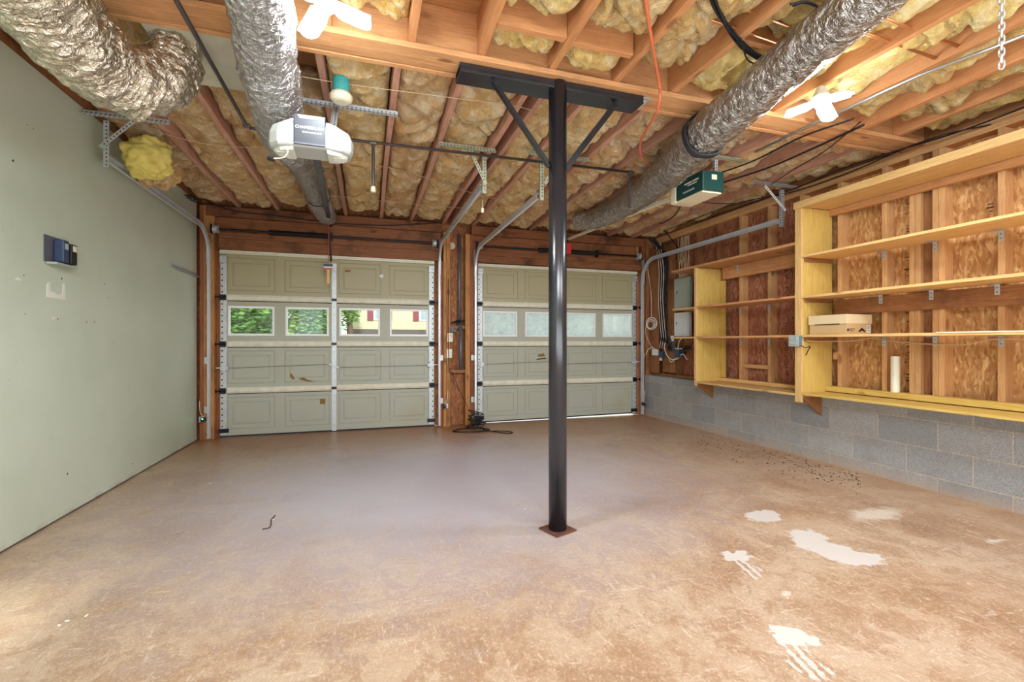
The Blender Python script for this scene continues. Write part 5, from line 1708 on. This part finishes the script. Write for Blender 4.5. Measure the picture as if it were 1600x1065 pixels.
mb.tube(crom([(3.98, 5.40, 0.85), (3.94, 5.28, 0.82), (3.96, 5.20, 0.88)], 8), 0.006, 6)
tag(obj('appliance_cable', mb, 'cablewhite', smooth=True), 'loose white cable looping under the adapters', 'cable')

# ================================================================== LEFT WALL ITEMS
kg = thing('wall_charger', (XL, 3.49, 1.64), 'dark clip holder with two remote controls on the green wall', 'remote holder')
q = aX(90, 392, XL)
obj('back_plate', MB().box(XL + 0.001, XL + 0.006, q.y - 0.13, q.y + 0.10, q.z - 0.08, q.z + 0.075), 'greyplate', kg)
obj('tray', MB().box(XL + 0.006, XL + 0.06, q.y - 0.12, q.y + 0.09, q.z - 0.095, q.z - 0.082), 'panelgrey', kg, bevel=0.003)
for dy, w_, h_ in ((-0.035, 0.055, 0.135), (0.045, 0.06, 0.125)):
    b_ = obj('remote_control', MB().box(XL + 0.012, XL + 0.062, q.y + dy - w_ / 2, q.y + dy + w_ / 2, q.z - 0.075, q.z - 0.075 + h_), 'blue' if dy < 0 else 'black', kg, bevel=0.006)
    obj('display', MB().box(XL + 0.0622, XL + 0.064, q.y + dy - w_ / 2 + 0.012, q.y + dy + w_ / 2 - 0.012, q.z + 0.005, q.z + 0.04), 'panelgrey' if dy < 0 else 'ivory', b_)
q = aX(88, 453, XL)
pm = MB().prism([(XL, q.y - 0.09, q.z - 0.05), (XL, q.y + 0.085, q.z - 0.052), (XL, q.y + 0.08, q.z + 0.05), (XL, q.y + 0.06, q.z + 0.045), (XL, q.y + 0.055, q.z - 0.015), (XL, q.y + 0.01, q.z - 0.028), (XL, q.y - 0.03, q.z - 0.012), (XL, q.y - 0.055, q.z - 0.02), (XL, q.y - 0.06, q.z + 0.04), (XL, q.y - 0.085, q.z + 0.03)], (0.0015, 0, 0))
tag(obj('wall_patch', pm, 'plaster'), 'ragged white U-shaped unpainted patch below the remote holder', 'wall patch')
for (a, b, s_, lab) in ((28, 436, 0.03, 'small white paint scar on the green wall before the remote holder'), (83, 497, 0.02, 'small pale paint scar under the U-shaped white patch')):
    q = aX(a, b, XL)
    tag(obj('wall_patch', MB().prism([(XL, q.y - s_, q.z), (XL, q.y, q.z - 0.008), (XL, q.y + s_, q.z), (XL, q.y, q.z + 0.010)], (0.0015, 0, 0)), 'plaster'), lab, 'wall patch')
mb = MB()
for (a, b, s_) in ((163, 443, .008), (20, 251, .012), (42, 195, .006), (52, 201, .005), (37, 430, .006), (96, 435, .01), (168, 465, .006), (90, 498, .008), (135, 503, .007), (147, 503, .007), (212, 527, .006), (105, 740, .012), (207, 724, .01)):
    q = aX(a, b, XL)
    mb.cyl((XL + 0.0005, q.y, q.z), (XL + 0.002, q.y, q.z), s_ * 0.55, 8)
o = obj('nail_holes', mb, 'rust', bpy.data.objects['wall_left'])
# dark strip in the gap under the green wall
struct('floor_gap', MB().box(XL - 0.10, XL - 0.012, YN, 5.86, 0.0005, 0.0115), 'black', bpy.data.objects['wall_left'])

# ================================================================== HANGING CORDS, CHAIN, CABLES
pts = [aZ(1004, -40, 2.60), aZ(1010, 10, 2.597), aZ(1021, 80, 2.59), aZ(1030, 130, 2.575), aZ(1031, 152, 2.50), aZ(1025, 178, 2.46), aZ(1012, 200, 2.48), aZ(1001, 222, 2.52), aZ(1003, 245, 2.54), aZ(1020, 262, 2.56)]
tag(obj('orange_cord', MB().tube(crom(pts, 10), 0.008, 8), 'orange', smooth=True), 'orange cord hanging loose across the beam beside the column crosshead', 'cord')
# chain
ch = MB()
q = Vector((2.655, 1.27, 0))
z = 2.60
k = 0
while z > 2.30:
    c_ = Vector((q.x, q.y, z - 0.014))
    ring = []
    for j in range(17):
        a = 2 * PI * j / 16
        u_, v_ = 0.008 * math.cos(a), 0.013 * math.sin(a) + (0.006 if math.sin(a) > 0 else -0.006)
        d_ = Vector((1, 0.3, 0)).normalized() if k % 2 else Vector((-0.3, 1, 0)).normalized()
        ring.append(c_ + d_ * u_ + Vector((0, 0, v_)))
    ch.tube(ring, 0.0035, 6)
    z -= 0.028; k += 1
tag(obj('steel_chain', ch, 'galvwhite', smooth=True), 'short steel chain hanging from the joists by the top of the shelves', 'chain')
# black cable bundle
mb = MB()
rng = random.Random(21)
base = [(1098, -50), (1118, 10), (1140, 45), (1165, 75), (1190, 92), (1215, 92), (1245, 76), (1270, 52), (1280, 28), (1272, 8), (1255, 2), (1238, 8)]
for k in range(8):
    j = [(a + rng.uniform(-4, 4), b + rng.uniform(-4, 4)) for a, b in base]
    n_ = len(j) if k < 3 else rng.choice([6, 6, 7])
    pts = [aZ(a, b, 2.585 + 0.005 * (k % 4) - (0.0 if i_ < 5 else 0.0)) for i_, (a, b) in enumerate(j[:n_])]
    mb.tube(crom(pts, 8), 0.005 if k < 6 else 0.009, 6)
mb.tube(crom([aZ(1158, 60, 2.585), aZ(1166, 90, 2.56), aZ(1180, 100, 2.56), aZ(1200, 106, 2.57)], 8), 0.004, 6)
tag(obj('cable_bundle', mb, 'black', smooth=True), 'looped bundle of black cables between the orange cord and silver duct', 'cables')
# runs of cable over the right side
CB = [([(1335, 185), (1250, 215), (1180, 250), (1120, 272)], 2.575, 0.006, 'upper black cable strung from the bright lamp to the green opener'),
      ([(1350, 195), (1270, 232), (1200, 262), (1130, 285)], 2.572, 0.008, 'lower black cable strung from the bright lamp to the green opener'),
      ([(1345, 190), (1290, 235), (1240, 265), (1205, 288)], 2.578, 0.004, 'thin dark wire slanting to the hanger by the shelf wall'),
      ([(1620, 160), (1500, 205), (1400, 236), (1320, 262), (1240, 295), (1160, 322), (1080, 350)], 2.578, 0.006, 'dark cable clipped along the top plate above the shelves'),
      ([(1560, 192), (1450, 218), (1320, 272), (1230, 302), (1150, 318), (1060, 352), (1036, 362)], 2.575, 0.005, 'second dark cable sagging along the shelf wall under the joists'),
      ([(1160, 317), (1130, 318), (1100, 316), (1076, 312)], 2.50, 0.004, 'thin black wire from the green opener base toward the shelf wall'),
      ([(1068, 314), (1055, 335), (1040, 346), (1030, 350)], 2.56, 0.007, 'black cable from the green opener down to the corner cables')]
for pp, zz, rr_, lab in CB:
    mb = MB().tube(crom([aZ(a, b, zz) for a, b in pp], 10), rr_, 6)
    tag(obj('ceiling_cable', mb, 'black', smooth=True), lab, 'cable', 'dark cables under the ceiling')
mb = MB().bar(aX(1032, 352, 3.90), aX(1064, 392, 4.03), 0.02, 0.01)
tag(obj('corner_brace', mb, 'blackmetal'), 'black slanting brace in the far ceiling corner above the cables', 'brace')
# thin strings across the joists
for pp, zz, lab in (([(380, 100), (520, 128), (700, 152), (830, 172), (930, 222)], 2.60, 'thin pale string crossing the joists between lampholder and column'),
                    ([(240, 205), (330, 226), (430, 232)], 2.61, 'thin pale string crossing the joists near the green wall'),
                    ([(535, 247), (640, 270), (740, 302), (800, 315), (860, 322)], 2.612, 'thin pale string from white opener to the middle tracks'),
                    ([(320, 282), (420, 300), (520, 306), (640, 318), (760, 328)], 2.612, 'thin pale string above the clear-windowed door')):
    mb = MB().tube(crom([aZ(a, b, zz) for a, b in pp], 8), 0.0022, 5)
    tag(obj('string', mb, 'cabletan'), lab, 'string', 'strings under the joists')
mb = MB().tube(crom([aY(300, 302, 5.82), aY(360, 328, 5.82), aY(440, 338, 5.86), aY(520, 348, 5.86), aY(600, 352, 5.86), aY(690, 348, 5.86)], 10), 0.006, 6)
tag(obj('ceiling_cable', mb, 'black', smooth=True), 'black cable stapled along the timber over the clear-windowed door', 'cable', 'dark cables under the ceiling')
mb = MB()
for k in range(5):
    c_ = aX(295 + 3 * k, 305 + 2 * k, -1.74)
    mb.tube([c_ + Vector((0.03 * math.cos(a), 0.05 * math.sin(a), 0.02 * math.sin(a + k))) for a in [2 * PI * j / 20 for j in range(21)]], 0.004, 6)
tag(obj('wire_tangle', mb, 'black'), 'black wire loops in the ceiling corner at the green wall', 'wires')
mb = MB().tube(crom([aY(905, 352, 5.8), aY(960, 363, 5.84), aY(1000, 362, 5.84), aY(1030, 372, 5.84)], 8), 0.004, 6)
tag(obj('ceiling_cable', mb, 'cabletan', smooth=True), 'pale cable drooping over the hazy-windowed door below the duct end', 'cable')
tag(obj('string', MB().tube([aY(754, 312, 3.6), aY(754, 330, 3.6)], 0.002, 5).cyl(aY(754, 325, 3.6), aY(754, 332, 3.6), 0.012, 8), 'ivory'), 'small white tag dangling under the track hanger near the column', 'tag')

# leaf debris near the block wall
mb = MB()
rng = random.Random(9)
for k in range(230):
    u_ = rng.random()
    px_ = 1085 + 260 * u_ ** 0.8
    edge = 660 + 0.2647 * (px_ - 1056)
    py_ = edge + 4 + abs(rng.gauss(0, 14)) + (4 if rng.random() < 0.3 else 0)
    q = aZ(px_, py_, 0)
    if q.x > XR - 0.02:
        continue
    s_ = rng.uniform(0.002, 0.008)
    a = rng.uniform(0, PI)
    R = Matrix.Rotation(a, 3, 'Z')
    mb.obox((q.x, q.y, 0.002), (s_ * 2, s_, 0.003), R)
tag(obj('leaf_debris', mb, 'dirt'), 'scatter of dark leaf bits along the block wall', 'debris', None, 'stuff')
mb = MB()
for (a, b) in ((328, 755), (92, 977), (135, 962), (105, 970), (426, 812), (820, 795)):
    q = aZ(a, b, 0)
    mb.obox((q.x, q.y, 0.002), (0.007, 0.014, 0.003), Matrix.Rotation(a, 3, 'Z'))
tag(obj('plaster_crumbs', mb, 'plaster'), 'few white crumbs on the concrete floor', 'debris', None, 'stuff')
mb = MB().tube(crom([aZ(410, 826, 0.004), aZ(422, 823, 0.004), aZ(424, 812, 0.004), aZ(430, 805, 0.004)], 6), 0.004, 5)
tag(obj('twig', mb, 'bark'), 'thin curved twig on the floor left of the column', 'twig')

# ================================================================== OUTSIDE
o = struct('ground_outside', MB().box(-40, 45, 6.13, 60, -0.20, -0.02), 'grass')
o = struct('driveway', MB().box(-3, 6, 5.99, 16, -0.155, -0.004), 'drive')
o = struct('ground_behind', MB().box(-6, 8, -12, YN - 0.11, -0.16, -0.02), 'drive')

hs = thing('house', (6, 20, 0), 'cream clapboard house with maroon shutters seen through the garage windows', 'house')
HY_ = 20.0
obj('wall', MB().box(-0.7, 14, HY_, HY_ + 8, 1.62, 6.0), 'siding', hs)
obj('foundation', MB().box(-0.7, 14, HY_ + 0.02, HY_ + 8, -0.02, 1.62), 'darkroof', hs)
obj('roof', MB().prism([(-1.1, HY_ - 0.5, 6.0), (-1.1, HY_ + 8.5, 6.0), (-1.1, HY_ + 4, 8.8)], (15.6, 0, 0)), 'darkroof', hs)
for a, b in ((0.25, 0.72), (2.12, 2.8), (4.3, 5.0), (6.3, 7.0)):
    w_ = obj('house_window', MB().box(a, b, HY_ - 0.05, HY_ + 0.01, 2.0, 3.3), 'white', hs)
    obj('house_pane', MB().box(a + 0.06, b - 0.06, HY_ - 0.06, HY_ - 0.05, 2.06, 3.24), 'winglass', w_)
    for xs_ in (a - 0.27, b + 0.02):
        obj('shutter', MB().box(xs_, xs_ + 0.24, HY_ - 0.06, HY_ - 0.001, 1.98, 3.32), 'siding_trim', hs)


def tree(c, r, nleaf, seed, label, trunk_r=0.16):
    root = thing('leafy_tree', (c[0], c[1], 0), label, 'tree', 'trees outside the garage')
    rng = random.Random(seed)
    mb = MB()
    for k in range(nleaf):
        while True:
            d = Vector((rng.uniform(-1, 1), rng.uniform(-1, 1), rng.uniform(-1, 1)))
            if 0.25 < d.length < 1:
                break
        d = d.normalized() * (0.55 + 0.5 * abs(noise.noise(d.normalized() * 3 + Vector((seed, 0, 0)))) + rng.uniform(-0.15, 0.1))
        p = Vector(c) + Vector((d.x * r[0], d.y * r[1], d.z * r[2]))
        if p.z < 0.15:
            continue
        R = Matrix.Rotation(rng.uniform(0, 6.3), 3, 'Z') @ Matrix.Rotation(rng.uniform(-1.1, 1.1), 3, 'X')
        s_ = rng.uniform(0.04, 0.085)
        mb.quad(p + R @ Vector((-s_, 0, 0)), p + R @ Vector((0, -s_ * 0.5, 0)), p + R @ Vector((s_, 0, 0)), p + R @ Vector((0, s_ * 0.5, 0)))
    obj('crown', mb, 'leaf', root)
    obj('trunk', MB().tube([(c[0], c[1], -0.02), (c[0] + 0.05, c[1], c[2] * 0.5), (c[0], c[1], c[2])], [trunk_r, trunk_r * 0.8, trunk_r * 0.5], 12), 'bark', root, smooth=True)


tree((-3.1, 12.3, 2.4), (1.30, 1.2, 2.4), 26000, 1, 'dense green tree filling the window nearest the green wall')
tree((-1.25, 12.6, 2.5), (0.85, 0.9, 2.4), 16000, 2, 'dense green tree filling the second window from the green wall')
tree((-3.0, 15.6, 2.6), (1.5, 1.2, 2.6), 12000, 8, 'tall green tree standing behind the two nearest to the windows')
tree((-7.4, 17.5, 3.2), (3.4, 2.0, 3.4), 16000, 3, 'wide green tree behind, beyond the window nearest the green wall')
tree((-0.62, 16.5, 2.6), (0.55, 0.6, 1.3), 2500, 4, 'small light tree with a dark trunk before the house corner', 0.14)
tree((6.4, 15.5, 3.2), (2.6, 1.6, 2.8), 14000, 5, 'green tree standing outside the hazy windows')
